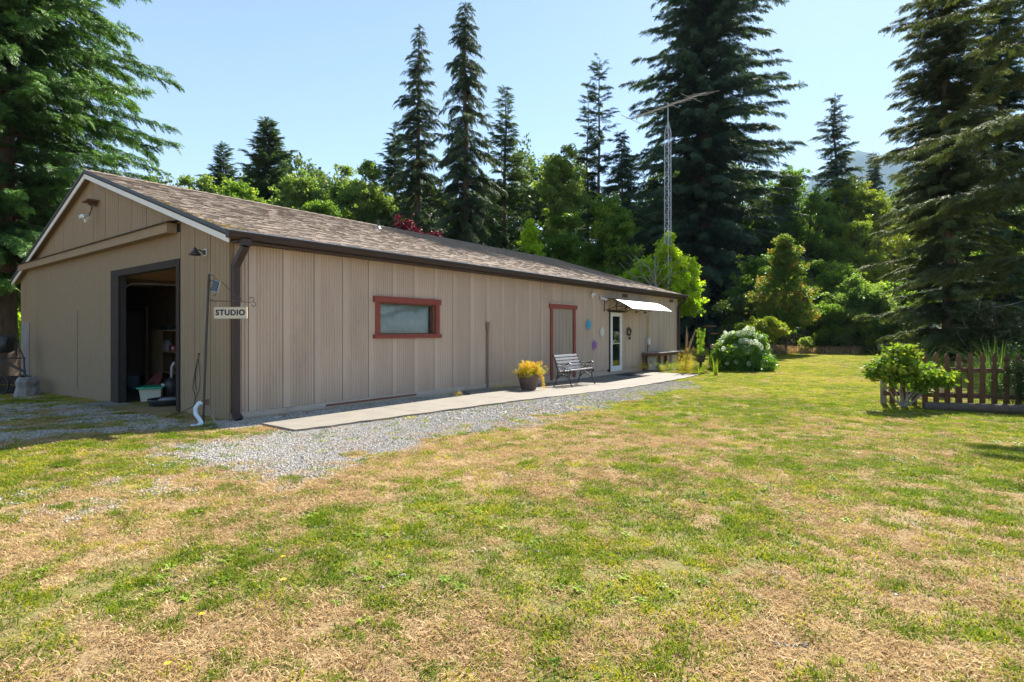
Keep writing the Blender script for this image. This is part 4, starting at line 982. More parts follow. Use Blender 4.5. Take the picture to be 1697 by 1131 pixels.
# ------------------------------------------------------------------ plants helpers
def tube_limb(m, a, b, r0, r1, seg=4, sag=0.0, wob=.05, n=5):
    a = np.array(a, float); b = np.array(b, float); L = np.linalg.norm(b - a); pts = []; rs = []
    for i in range(seg + 1):
        u = i / seg; p = a * (1 - u) + b * u; p[2] += sag * L * 4 * u * (1 - u)
        if 0 < i < seg: p += rng.normal(size=3) * wob * L * .3
        pts.append(tuple(p)); rs.append(r0 * (1 - u) + r1 * u)
    m.tube(pts, rs, n, caps=False)
def conifer(name, label, x, y, h, Rm, mt, base=.08, temps=SPR, tone=(.2, .8), seed=0, power=.8, step=.42, per=5, droop=.25, up=.15, spray=1.0, gap=.0, tr=None, bare=.0, lean=(0, 0), cat='tree', minR=.25, sidebias=None, group=None, hz=1.0, zmin=None):
    r = np.random.default_rng(seed + 100)
    T = thing(name, label, cat, (x, y, float(gz(x, y)) - .1), 0, group)
    tr = tr or h * .014
    wig = r.normal(size=(2, 8)) * .004 * h
    def axis_(z): u = z / h; return np.array([lean[0] * u * h + np.interp(u, np.linspace(0, 1, 8), wig[0]) * u, lean[1] * u * h + np.interp(u, np.linspace(0, 1, 8), wig[1]) * u, z])
    m = MB(); zz = np.linspace(0, h, 14); m.tube([tuple(axis_(z)) for z in zz], [tr * ((1 - .97 * (z / h)) ** .85) * (1.25 if z == 0 else 1) for z in zz], 9, caps=False)
    P = []; RT = []; SC_ = []; TI = []
    z = h * base if zmin is None else zmin
    step *= .85
    while z < h * .995:
        u = (z - h * base) / (h * (1 - base)); Lz = Rm * (max(0, 1 - u) ** power) + minR * (1 - u * .6)
        k = per if r.random() > gap else max(1, per // 2)
        a0 = r.random() * 6.28
        for j in range(k):
            if r.random() < gap: continue
            a = a0 + 6.283 * j / k + r.uniform(-.45, .45); L = Lz * r.uniform(.55, 1.12) * (1.35 if r.random() < .12 else 1)
            if sidebias is not None: L *= .75 + .25 * math.cos(a - sidebias)
            s0 = up * (1 + 2.5 * u) + r.uniform(-.08, .08); dr = droop * r.uniform(.7, 1.3)
            c = axis_(z + r.uniform(-.2, .2) * step); ca, sa = math.cos(a), math.sin(a)
            def pt(q): return c + np.array([ca * q, sa * q, q * s0 - dr * q * q / max(L, .5) * 1.0 + .28 * dr * max(0, q - .7 * L)])
            if L > .6: m.tube([tuple(pt(L * v)) for v in (0, .3, .6, .9)], [tr * .16 * (1 - u * .6) + .008, .014, .010, .006], 4, caps=False)
            q = L * (bare + r.uniform(.05, .15)); stp = .20 * spray
            while q < L:
                p = pt(q); tip = q / L
                for sg in ((-1, 1) if L > .5 else (0,)):
                    if r.random() < .12: continue
                    az = a + sg * R(r.uniform(8, 62) * (1 - .5 * tip)); sc = spray * r.uniform(.55, .95) * (1.0 - .35 * tip) * (.55 + .45 * min(1, L / 2))
                    pit = (s0 - 2 * dr * q / max(L, .5)) + r.uniform(-.5, .18)
                    P.append(p + r.normal(size=3) * .03); RT.append((r.uniform(-.9, .9), -math.atan(pit), az)); SC_.append(sc)
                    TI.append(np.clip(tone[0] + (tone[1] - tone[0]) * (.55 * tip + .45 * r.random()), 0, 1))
                q += stp * r.uniform(.7, 1.3)
            P.append(pt(L * .93)); RT.append((r.uniform(-.3, .3), -math.atan(s0 - 1.5 * dr), a)); SC_.append(spray * r.uniform(.5, .8) * (.5 + .5 * min(1, L / 2))); TI.append(tone[1])
        z += step * (1 - .45 * u) * r.uniform(.7, 1.3)
    for k in range(5):
        P.append(axis_(h * (.985 - .012 * k))); RT.append((r.uniform(-1, 1), R(-80 + 12 * k), r.random() * 6.28)); SC_.append(.35 * hz); TI.append(.6)
    m.build('trunk', M['bark'], T, smooth=True)
    n = len(P)
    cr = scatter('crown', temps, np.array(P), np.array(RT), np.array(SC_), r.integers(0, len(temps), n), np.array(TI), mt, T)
    return T, n
def leafy(name, label, x, y, h, rx, mt, z0=.25, nlobe=9, dens=26, temps=CLU, cs=.55, tone=(.2, .9), seed=0, tr=None, bark=None, shape='round', lobe=.42, cat='tree', lean=(0, 0), twigs=False, ry=None, stems=1, group=None):
    r = np.random.default_rng(seed + 500); ry = ry or rx
    T = thing(name, label, cat, (x, y, float(gz(x, y)) - .05), 0, group); tr = tr or h * .018
    m = MB(); cz = h * (z0 + (1 - z0) / 2); hz_ = h * (1 - z0) / 2
    for s_ in range(stems):
        o_ = np.array([0, 0, 0]) if stems == 1 else r.normal(size=3) * [rx * .12, rx * .12, 0]
        tube_limb(m, o_, (lean[0] * h * .8 + o_[0], lean[1] * h * .8 + o_[1], h * .86), tr / stems ** .5, tr * .2, 6, 0, .05, 7)
    P = []; TI = []
    cs_list = []; nlobe = int(nlobe * 2.1); lobe *= .68
    for i in range(nlobe):
        for _ in range(30):
            d = r.uniform(-1, 1, 3)
            if np.linalg.norm(d) < 1: break
        wz = 1.0
        if shape == 'cone': wz = max(.12, .5 - .5 * d[2]) * 1.35
        if shape == 'column': wz = max(.3, 1 - .6 * max(0, d[2]))
        if shape == 'umbrella': wz = .7 + .3 * d[2]
        c = np.array([d[0] * rx * .72 * wz + lean[0] * (cz + d[2] * hz_), d[1] * ry * .72 * wz + lean[1] * (cz + d[2] * hz_), cz + d[2] * hz_ * .85])
        rl = min(rx * 1.15, hz_ * 1.1) * lobe * r.uniform(.7, 1.35) * (.6 + .4 * wz)
        cs_list.append((c, rl))
        zt = max(.1 * h, c[2] - np.linalg.norm(c[:2]) * .7)
        tube_limb(m, (lean[0] * zt, lean[1] * zt, zt), c, tr * .35, tr * .08, 4, .02, .12, 5)
    for (c, rl) in cs_list:
        n_ = max(8, int(dens * 1.2 * rl * rl / (cs * cs))); lt_ = r.uniform(-.22, .22)
        d = r.normal(size=(n_, 3)); d /= np.linalg.norm(d, axis=1)[:, None]
        rad = rl * (1 - .75 * r.random(n_)); rad *= (.6 + .75 * r.random(n_) ** 1.5) * np.where(r.random(n_) < .12, 1.4, 1.0)
        p = c + d * rad[:, None] * [1, 1, .72]
        keep = (p[:, 2] > h * .04)
        p = p[keep]; d = d[keep]
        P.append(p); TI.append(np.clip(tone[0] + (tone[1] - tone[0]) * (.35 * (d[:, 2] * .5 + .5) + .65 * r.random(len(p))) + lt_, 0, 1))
        for k in range(2 if twigs else 0):
            e = c + r.normal(size=3) * rl * .9; tube_limb(m, c, e, .02, .006, 2, 0, .1, 4)
    P = np.concatenate(P); TI = np.concatenate(TI); n = len(P)
    m.build('trunk', bark or M['bark'], T, smooth=True)
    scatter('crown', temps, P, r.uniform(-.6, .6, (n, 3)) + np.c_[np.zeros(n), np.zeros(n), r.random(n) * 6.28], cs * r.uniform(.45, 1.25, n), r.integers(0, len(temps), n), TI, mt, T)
    return T

# foliage materials
FM = {}
FM['fir'] = leafmat('fir_needles_hazed', (.028, .052, .036), (.065, .115, .065), (.13, .19, .08), trans=.32, rough=.55, spec=.25)  # bluish needle colour carries the haze over the firs
FM['spruce'] = leafmat('spruce_needles', (.028, .048, .03), (.062, .10, .045), (.11, .155, .055), trans=.32, rough=.55, spec=.25)
FM['leftfir'] = leafmat('left_fir_needles', (.025, .06, .02), (.06, .15, .03), (.15, .29, .045), trans=.3, rough=.5, spec=.3)
FM['cedar'] = leafmat('cedar_fronds', (.035, .065, .025), (.075, .13, .04), (.13, .20, .05), trans=.36, rough=.55)
FM['lichenfir'] = leafmat('grey_fir_needles', (.035, .052, .025), (.085, .115, .045), (.17, .19, .075), trans=.32, rough=.6)
FM['maple'] = leafmat('maple_leaves', (.08, .15, .03), (.16, .27, .045), (.32, .38, .06), trans=.54, rough=.5)
FM['maple_gold'] = leafmat('turning_maple_leaves', (.10, .17, .025), (.22, .28, .035), (.40, .33, .05), trans=.48, rough=.5)
FM['lime'] = leafmat('lime_leaves', (.20, .33, .02), (.32, .47, .03), (.46, .54, .04), trans=.6, rough=.45, tcol=(1.3, 1.4, .5))
FM['dark'] = leafmat('dark_leaves', (.04, .075, .028), (.08, .135, .04), (.16, .22, .055), trans=.35, rough=.5)
FM['willow'] = leafmat('pale_leaves', (.10, .17, .05), (.18, .27, .075), (.30, .36, .11), trans=.52, rough=.5)
FM['red'] = leafmat('purple_leaves', (.05, .008, .015), (.12, .015, .03), (.2, .03, .05), trans=.35, tcol=(1.4, .7, .7))
FM['oak'] = leafmat('young_oak_leaves', (.06, .14, .025), (.12, .23, .035), (.34, .22, .05), trans=.46, rough=.5, spec=.25)
FM['hyd'] = leafmat('hydrangea_leaves', (.06, .14, .02), (.12, .25, .03), (.26, .36, .05), trans=.4, rough=.45)
FM['rhodo'] = leafmat('rhododendron_leaves', (.08, .16, .02), (.17, .27, .03), (.34, .36, .05), trans=.4, rough=.6, spec=.15)
FM['shade'] = leafmat('dark_shrub_leaves', (.015, .035, .012), (.04, .08, .02), trans=.25)

def WX(px, d): return ((px - CX) / F * d, d)
def HT(py, d): return CH + (HY - py) / F * d
# --- big conifers
X_, Y_ = WX(6, 20.5)
conifer('fir_tree', 'huge green fir with spreading branches behind the left end of the building', X_, Y_, 29, 5.7, FM['leftfir'], base=.12, seed=1, power=.45, step=.5, per=9, droop=.10, up=-.02, spray=.92, tone=(.1, .95), tr=.42, bare=.04)
X_, Y_ = WX(693, 38); conifer('spruce_tree', 'tall dark spruce with drooping tips, left of the twin pair behind the roof', X_, Y_, HT(38, 38), 3.2, FM['spruce'], base=.06, temps=SPR + SPR_H, seed=2, power=.8, step=.62, per=5, droop=.34, up=.08, spray=1.0, tone=(.05, .8), tr=.3, gap=.15)
X_, Y_ = WX(772, 37); conifer('spruce_tree', 'tallest dark spruce, right of the twin pair behind the roof', X_, Y_, HT(-4, 37), 3.0, FM['spruce'], base=.06, temps=SPR + SPR_H, seed=3, power=.62, step=.6, per=5, droop=.42, up=.05, spray=1.0, tone=(.05, .8), tr=.32, gap=.14)
X_, Y_ = WX(836, 43); conifer('cedar_tree', 'slender open cedar just right of the tallest spruce', X_, Y_, HT(138, 43), 3.3, FM['cedar'], base=.1, temps=SPR_H, seed=4, power=.95, step=.62, per=5, droop=.22, up=.25, spray=1.2, tone=(.1, .8), gap=.25)
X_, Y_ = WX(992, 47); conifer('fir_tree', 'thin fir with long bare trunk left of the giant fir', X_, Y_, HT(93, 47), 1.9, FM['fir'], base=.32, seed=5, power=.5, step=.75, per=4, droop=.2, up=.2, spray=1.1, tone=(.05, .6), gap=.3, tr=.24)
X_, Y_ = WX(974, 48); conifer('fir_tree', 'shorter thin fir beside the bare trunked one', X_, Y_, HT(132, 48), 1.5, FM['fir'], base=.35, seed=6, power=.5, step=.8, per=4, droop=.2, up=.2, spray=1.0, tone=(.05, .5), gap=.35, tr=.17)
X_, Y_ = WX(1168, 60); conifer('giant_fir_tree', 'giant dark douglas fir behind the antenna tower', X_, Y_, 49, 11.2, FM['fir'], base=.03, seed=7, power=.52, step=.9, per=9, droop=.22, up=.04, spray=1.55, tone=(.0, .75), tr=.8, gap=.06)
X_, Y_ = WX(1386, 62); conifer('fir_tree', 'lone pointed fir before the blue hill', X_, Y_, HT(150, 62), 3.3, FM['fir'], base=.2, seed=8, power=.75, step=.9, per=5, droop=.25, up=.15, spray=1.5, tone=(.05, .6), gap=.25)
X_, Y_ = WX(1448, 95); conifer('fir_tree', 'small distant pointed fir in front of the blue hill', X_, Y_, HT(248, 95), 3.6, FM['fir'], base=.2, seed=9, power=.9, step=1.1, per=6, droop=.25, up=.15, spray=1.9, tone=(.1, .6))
X_, Y_ = WX(1572, 29); conifer('fir_tree', 'tall dark fir at right, its trunk showing high up', X_, Y_, 23, 3.0, FM['lichenfir'], base=.03, seed=10, power=.42, step=.52, per=7, droop=.22, up=.1, spray=.95, tone=(.0, .8), tr=.3, gap=.1, lean=(-.012, 0))
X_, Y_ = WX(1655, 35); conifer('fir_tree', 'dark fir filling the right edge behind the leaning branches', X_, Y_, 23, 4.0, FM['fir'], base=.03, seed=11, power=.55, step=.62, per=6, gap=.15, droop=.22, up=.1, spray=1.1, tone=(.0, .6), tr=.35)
X_, Y_ = WX(1835, 15.5); conifer('fir_tree', 'nearest fir at the right edge with long bare lichen covered branches', X_, Y_, 24, 6.6, FM['lichenfir'], base=.08, seed=12, power=.4, step=.8, per=6, droop=.2, up=.05, spray=.75, tone=(.05, .8), tr=.3, gap=.18, bare=.2, zmin=3.4)
X_, Y_ = WX(442, 46); conifer('cedar_tree', 'broad pointed cedar above the middle of the roof', X_, Y_, HT(196, 46), 4.4, FM['cedar'], base=.05, temps=SPR_H, seed=13, power=.85, step=.5, per=7, droop=.18, up=.3, spray=1.2, tone=(.05, .6))
X_, Y_ = WX(371, 48); conifer('cedar_tree', 'smaller pointed cedar left of the broad one above the roof', X_, Y_, HT(240, 48), 3.4, FM['cedar'], base=.05, temps=SPR_H, seed=14, power=.85, step=.55, per=6, droop=.18, up=.3, spray=1.2, tone=(.05, .6), gap=.1)
X_, Y_ = WX(655, 46); conifer('cedar_tree', 'half hidden cedar at the left of the twin spruces', X_, Y_, HT(212, 46), 3.6, FM['cedar'], base=.05, temps=SPR_H, seed=15, power=.9, step=.6, per=6, droop=.2, up=.25, spray=1.2, tone=(.05, .6), gap=.1)
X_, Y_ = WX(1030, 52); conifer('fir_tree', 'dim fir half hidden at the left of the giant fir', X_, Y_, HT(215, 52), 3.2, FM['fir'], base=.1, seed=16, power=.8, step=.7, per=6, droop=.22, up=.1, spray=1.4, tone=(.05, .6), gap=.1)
# --- broadleaf trees
def LT_(nm, label, px, py, d, rx, mt, **k):
    X_, Y_ = WX(px, d); return leafy(nm, label, X_, Y_, HT(py, d), rx, FM[mt], **k)
LT_('alder_tree', 'wispy pale alder left of the small cedar above the roof', 325, 278, 44, 2.4, 'willow', z0=.48, nlobe=16, seed=1, dens=20, cs=.7)
LT_('alder_tree', 'yellow green bush top just right of the small cedar', 395, 300, 38, 2.2, 'maple', z0=.48, nlobe=9, seed=2, dens=14, cs=.65)
LT_('alder_tree', 'leafy green tree right of the broad cedar above the roof', 505, 282, 44, 2.8, 'willow', z0=.48, nlobe=20, seed=3, dens=20, cs=.7)
LT_('alder_tree', 'low yellow green treetop peeking over the roof ridge', 535, 318, 40, 2.6, 'maple', z0=.48, nlobe=16, seed=4, dens=20, cs=.6)
LT_('birch_tree', 'narrow pale tree left of the taller pale one above the roof', 573, 268, 46, 1.9, 'willow', z0=.48, nlobe=22, seed=5, dens=22, cs=.7, shape='column', lobe=.6)
LT_('birch_tree', 'rounded pale green tree left of the half hidden cedar', 612, 262, 44, 2.6, 'willow', z0=.48, nlobe=26, seed=6, dens=22, cs=.65, shape='column')
LT_('alder_tree', 'airy alder standing between the cedar and the thin firs', 930, 215, 44, 2.6, 'willow', z0=.48, nlobe=24, seed=7, dens=13, cs=.7, shape='column', lobe=.36)
LT_('maple_tree', 'bright green maple rising over the roof ridge right of the vent pipe', 880, 343, 34, 2.1, 'lime', z0=.2, nlobe=18, seed=8, dens=20, cs=.5, shape='cone', lobe=.45)
LT_('maple_tree', 'dark rounded tree between spruce and bright maple', 815, 330, 42, 3.4, 'dark', z0=.05, nlobe=14, seed=9, dens=16, cs=.8)
LT_('maple_tree', 'deep green tree below the airy alder', 940, 330, 40, 3.0, 'maple', z0=.05, nlobe=15, seed=10, dens=15, cs=.75, tone=(.0, .6))
LT_('maple_tree', 'green tree below the bare trunk of the thin fir', 1005, 300, 43, 3.3, 'maple', z0=.05, nlobe=16, seed=11, dens=15, cs=.75, tone=(.1, .7))
LT_('plum_tree', 'purple leaved tree just showing over the roof ridge', 692, 352, 30, 1.9, 'red', z0=.25, nlobe=10, seed=12, dens=13, cs=.45)
LT_('sumac_tree', 'lime green young tree leaning over the far building corner', 1106, 362, 28.5, 1.8, 'lime', z0=.3, nlobe=16, seed=13, dens=11, cs=.5, lobe=.42, shape='cone', tr=.08, twigs=True, tone=(.3, 1), ry=1.3)
LT_('sumac_tree', 'lime green spreading bush at the end of the roof', 1100, 418, 29.5, 3.3, 'lime', z0=.38, nlobe=24, seed=14, dens=20, cs=.5, tr=.06, twigs=True, tone=(.2, .9), ry=1.3)
LT_('oak_tree', 'young oak with orange shoot tips on the lawn edge', 1302, 362, 37, 2.9, 'oak', z0=.1, nlobe=30, seed=15, dens=7, cs=.5, shape='cone', lobe=.40, tr=.09)
LT_('maple_tree', 'big maple with yellow tinged round top behind the oak', 1412, 288, 62, 5.0, 'maple_gold', z0=.3, nlobe=20, seed=16, dens=16, cs=.8, tone=(.0, .7))
LT_('maple_tree', 'rounded olive maple in front of the yellow tinged one', 1413, 345, 54, 3.2, 'maple_gold', z0=.25, nlobe=16, seed=17, dens=17, cs=.6, tone=(.0, .6))
LT_('maple_tree', 'tall green maple right of the giant fir', 1310, 262, 59, 4.5, 'maple', z0=.2, nlobe=20, seed=18, dens=16, cs=.8, tone=(.1, .7))
LT_('maple_tree', 'green maple between oak and lone fir', 1345, 300, 55, 3.6, 'maple', z0=.1, nlobe=18, seed=19, dens=15, cs=.75, tone=(.0, .6))
LT_('maple_tree', 'yellow green treetop below the small distant fir', 1462, 300, 64, 4.1, 'maple_gold', z0=.2, nlobe=16, seed=20, dens=15, cs=.8, tone=(.2, .8))
LT_('vine_maple', 'broad sunlit shrub tree at the lawn edge right of the oak', 1420, 452, 40, 2.7, 'willow', z0=.05, nlobe=22, seed=21, dens=15, cs=.55, tone=(.1, .8), stems=3)
LT_('leaning_shrub', 'pale shrub leaning left on the lawn edge', 1392, 500, 38, 1.0, 'willow', z0=.05, nlobe=12, seed=22, dens=15, cs=.4, shape='column', lean=(.22, 0), tone=(.4, 1), cat='shrub')
LT_('vine_maple', 'green shrub tree before the dark firs at right', 1470, 440, 43, 3.0, 'maple', z0=.04, nlobe=22, seed=23, dens=14, cs=.65, tone=(.1, .7), stems=3)
LT_('weeping_tree', 'small spreading yellow green tree behind the white hydrangea', 1268, 520, 30, 2.4, 'maple_gold', z0=.40, nlobe=22, seed=24, dens=15, cs=.42, shape='umbrella', lobe=.55, tone=(.1, .65), tr=.13, ry=1.8, lean=(-.05, 0))
LT_('shrub', 'dark shrub under the oak', 1352, 520, 40, 1.6, 'dark', z0=.02, nlobe=10, seed=25, dens=14, cs=.5, cat='shrub')
LT_('shrub', 'small grey green shrub at the lawn edge below the oak', 1335, 552, 37, .7, 'willow', z0=.02, nlobe=7, seed=26, dens=14, cs=.3, cat='shrub')
LT_('hemlock_bush', 'grey tangled bush beneath the right hand firs', 1640, 478, 24, 1.7, 'lichenfir', z0=.05, nlobe=16, seed=27, dens=9, cs=.5, temps=SPR, tone=(.1, .6), cat='shrub', twigs=True, stems=4, bark=M['palebark'])
LT_('maple_tree', 'sunlit tree seen between the trunk and the left wall corner', 22, 500, 30, 3.0, 'lime', z0=.02, nlobe=16, seed=28, dens=15, cs=.6, tone=(.1, .7))
LT_('maple_tree', 'green tree filling the gap beneath the big left fir', -60, 380, 34, 5.0, 'maple', z0=.05, nlobe=18, seed=29, dens=14, cs=.8)
LT_('maple_tree', 'dark broadleaf tree behind the big left fir', 120, 300, 42, 5.5, 'dark', z0=.05, nlobe=18, seed=30, dens=14, cs=.9)
LT_('maple_tree', 'sunlit maple glimpsed at the right edge between dark firs', 1690, 330, 44, 3.6, 'maple', z0=.05, nlobe=18, seed=31, dens=14, cs=.8, tone=(.3, .9))
LT_('shrub', 'dark undergrowth mound left of the vine maples', 1240, 470, 42, 3.5, 'dark', z0=.02, nlobe=16, seed=32, dens=13, cs=.8, cat='shrub')
LT_('shrub', 'dark undergrowth mound at the foot of the right firs', 1530, 490, 34, 2.8, 'dark', z0=.02, nlobe=16, seed=33, dens=13, cs=.7, cat='shrub')
LT_('shrub', 'sunlit green shrub filling the lawn edge below the olive maple', 1445, 505, 37, 1.9, 'oak', z0=.02, nlobe=14, seed=41, dens=15, cs=.45, tone=(.0, .6), cat='shrub', stems=3)
LT_('shrub', 'broad mid green shrub left of the leaning pale shrub', 1365, 492, 39, 1.7, 'maple', z0=.02, nlobe=14, seed=42, dens=15, cs=.5, tone=(.1, .8), cat='shrub', stems=3)
LT_('vine_maple', 'tall green vine maple behind the young oak on its left', 1255, 420, 44, 2.8, 'maple', z0=.1, nlobe=16, seed=43, dens=14, cs=.65, tone=(.0, .6), stems=2)
LT_('vine_maple', 'tall loose green tree between oak and the sunlit shrub tree', 1372, 415, 45, 2.6, 'maple', z0=.1, nlobe=18, seed=44, dens=14, cs=.6, tone=(.2, .9), stems=2)
# continuous dark wood behind them all
n = 13000
fx = rng.uniform(-75, 92, n); fy = rng.uniform(68, 80, n) + .12 * np.abs(fx)
hh = 20 + 9 * (fbm(fx, fy * 0, .14, 60) - .5) * 2
pxs = CX + F * fx / fy
hh = np.where(pxs < 480, hh * 1.0, hh); hh = np.where((pxs > 1330) & (pxs < 1480), np.minimum(hh, 19), hh)
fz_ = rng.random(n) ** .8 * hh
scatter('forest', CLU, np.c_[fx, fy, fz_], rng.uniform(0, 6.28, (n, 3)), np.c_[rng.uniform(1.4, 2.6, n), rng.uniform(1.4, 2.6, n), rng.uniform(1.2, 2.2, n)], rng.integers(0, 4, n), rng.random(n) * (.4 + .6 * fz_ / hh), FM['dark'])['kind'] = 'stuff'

# ------------------------------------------------------------------ antenna tower
X_, Y_ = WX(1107, 28.2); TH = HT(190, 28.2)
T = thing('antenna_tower', 'slim lattice steel mast with television antenna rising behind the roof', 'antenna tower', (X_, Y_, 0), R(20))
legs = [(.18 * math.cos(a), .18 * math.sin(a)) for a in (0, 2.094, 4.189)]
for (a_, b_) in legs: MB().tube([(a_, b_, 0), (a_, b_, TH - .9), (.02, 0, TH - .35)], .022, 6).build('leg', M['galv'], T)
m = MB(); z = .2; k = 0
while z < TH - 1.0:
    for i in range(3):
        a_, b_ = legs[i], legs[(i + 1) % 3]
        m.tube([(a_[0], a_[1], z), (b_[0], b_[1], z + .36)] if k % 2 else [(b_[0], b_[1], z), (a_[0], a_[1], z + .36)], .010, 4, caps=False)
        m.tube([(a_[0], a_[1], z), (b_[0], b_[1], z)], .009, 4, caps=False)
    z += .36; k += 1
m.build('lattice_brace', M['galv'], T)
MB().tube([(0, 0, TH - .9), (0, 0, TH + .6)], .025, 8).build('mast', M['galv'], T)
an = MB(); zc = TH + .45
b0 = Vector((-2.0, .3, zc - .85)); b1 = Vector((2.1, -.3, zc + .85))
ab = MB().tube([b0, b1], .032, 6).build('antenna_boom', M['alu'], T)
m = MB(); 
for i in range(16):
    u = i / 15; p = b0 * (1 - u) + b1 * u; ln = .55 + .8 * abs(.4 - u); d_ = Vector((.45, -.75, -.12)).normalized() if i % 4 else Vector((.55, -.6, -.5)).normalized()
    m.tube([p - d_ * ln * .7, p + d_ * ln * .7], .013, 4)
m.tube([b0 + Vector((0, 0, .07)), b1 + Vector((0, 0, .03))], .009, 4)
m.build('antenna_element', M['alu'], ab)
# bare grey twigs sticking out of the lime tree
X_, Y_ = WX(1085, 27.4); T = thing('dead_branches', 'bare grey dead tree poking through the lime foliage', 'dead tree', (X_, Y_, 0)); m = MB()
for k in range(16):
    a_ = rng.uniform(0, 6.28); L_ = rng.uniform(1.2, 2.4); z0_ = rng.uniform(2.8, 4.2)
    tube_limb(m, (0, 0, z0_), (math.cos(a_) * L_ * .8, math.sin(a_) * L_ * .3, z0_ + L_ * .8), .025, .006, 5, .05, .14, 4)
m.tube([(0, 0, -.1), (.1, 0, 2.5), (0, 0, 5.2)], [.09, .06, .02], 6); m.build('dead_wood', M['palebark'], T)

# ------------------------------------------------------------------ hydrangea and bed plants
X_, Y_ = WX(1232, 22.0)
T = thing('hydrangea_bush', 'rounded hydrangea shrub covered in white flower heads at the lawn edge', 'shrub', (X_, Y_, -.1))
n = 1900; d = rng.normal(size=(n, 3)); d /= np.linalg.norm(d, axis=1)[:, None]; d[:, 2] = np.abs(d[:, 2])
rad = (1 - .5 * rng.random(n) ** 1.6)[:, None]
def lumpf(a, b, c): return .48 + 1.0 * fbm(a * 2.4 + 5, b * 2.4 + c * 3, 1.0, 70, 2)
lump = lumpf(d[:, 0], d[:, 1], d[:, 2])[:, None]
P = d * rad * lump * [1.18, 1.0, 1.12] + [0, 0, .08]; P[:, 2] += .1 * P[:, 0] * -1 * (P[:, 2] > .5)
scatter('leaves', CLU_B, P, rng.uniform(0, 6.28, (n, 3)), rng.uniform(.26, .5, n), rng.integers(0, 4, n), np.clip(.1 + .6 * rng.random(n) + .2 * d[:, 2], 0, 1), FM['hyd'], T)
m = MB(); 
for k in range(9): tube_limb(m, (rng.normal() * .15, rng.normal() * .15, 0), (rng.normal() * .6, rng.normal() * .5, .9), .015, .006, 3, 0, .08, 4)
m.build('stems', M['brownwood'], T)
hm_ = leafmat('hydrangea_petals', (.66, .72, .55), (.84, .84, .76), (.88, .86, .80), trans=.5, tcol=(1, 1, .95)) 
fl = MB(); r_ = np.random.default_rng(9)
for i in range(120):
    dd = r_.normal(size=3); dd /= np.linalg.norm(dd); c_ = dd * .085 * [1, 1, .8]; a1_ = np.cross(dd, r_.normal(size=3)); a1_ /= np.linalg.norm(a1_); b1_ = np.cross(dd, a1_); s_ = .017
    fl.quad(tuple(c_ + a1_ * s_), tuple(c_ + b1_ * s_ + dd * .004), tuple(c_ - a1_ * s_), tuple(c_ - b1_ * s_ + dd * .005))
fm_ = fl.mesh('flower_head', hm_); 
for k in range(135):
    a_ = rng.uniform(0, 6.28); el = rng.uniform(.05, 1.0) ** .7 * 1.35
    if k < 85: el = rng.uniform(.75, 1.45)
    dd = np.array([math.cos(a_) * math.cos(el), math.sin(a_) * math.cos(el), math.sin(el)])
    if dd[1] > .5: dd[1] *= -1
    p = dd * [1.24, 1.06, 1.2] * float(lumpf(dd[0], dd[1], dd[2])) * (1 + .04 * rng.normal()) + [0, 0, .08]; p[2] -= .1 * p[0] * (p[2] > .5)
    o = bpy.data.objects.new('flower_head', fm_); COL.objects.link(o); o.parent = T; o.location = p; s_ = rng.uniform(.75, 1.4); o.scale = (s_, s_, s_); o.rotation_euler = rng.uniform(0, 6, 3)
def leaf_fan(nm, label, px, d, n_, L, w_, mt, spread=.5, z=None, cat='plant', parent=None, curve=.5, loc=None):
    X_, Y_ = WX(px, d)
    T = thing(nm, label, cat, loc or (X_, Y_, float(gz(X_, Y_)) if z is None else z)); m = MB()
    for k in range(n_):
        a_ = rng.uniform(0, 6.28); l = L * rng.uniform(.55, 1.05); sp_ = spread * rng.uniform(.2, 1.1); c_, s_ = math.cos(a_), math.sin(a_); b_ = rng.normal(size=2) * .05 * L
        ww = w_ * rng.uniform(.6, 1.1); prev = None; N_ = 6; base = len(m.v)
        for i in range(N_ + 1):
            u = i / N_; r_ = sp_ * l * (u ** 1.0) * (1 + curve * u); z_ = l * (u - curve * sp_ * u * u * u); wi = ww * (1 - u) ** .6 * .5
            m.v += [(b_[0] + c_ * r_ - s_ * wi, b_[1] + s_ * r_ + c_ * wi, z_), (b_[0] + c_ * r_ + s_ * wi, b_[1] + s_ * r_ - c_ * wi, z_ + .001)]
        for i in range(N_): q = base + 2 * i; m.f.append((q, q + 1, q + 3, q + 2))
    m.build('blades', mt, T); return T
FM['blade'] = leafmat('ornamental_grass', (.10, .19, .04), (.16, .26, .06), trans=.4); FM['yblade'] = leafmat('yellow_iris_leaf', (.22, .30, .03), (.34, .36, .04), trans=.45)
leaf_fan('ornamental_grass', 'arching green grass clump behind the left end of the picket fence', 1512, 12.3, 150, 1.45, .011, FM['blade'], .42)
leaf_fan('ornamental_grass', 'larger arching grass clump behind the right part of the picket fence', 1652, 12.2, 210, 1.5, .011, FM['blade'], .5)
leaf_fan('iris_plant', 'yellow green strap leaved plant in front of the hydrangea', 1187, 19.3, 16, .75, .04, FM['yblade'], .35)
leaf_fan('iris_plant', 'small bright strap leaved plant near the garden edging', 1160, 19.4, 14, .5, .03, FM['yblade'], .4)
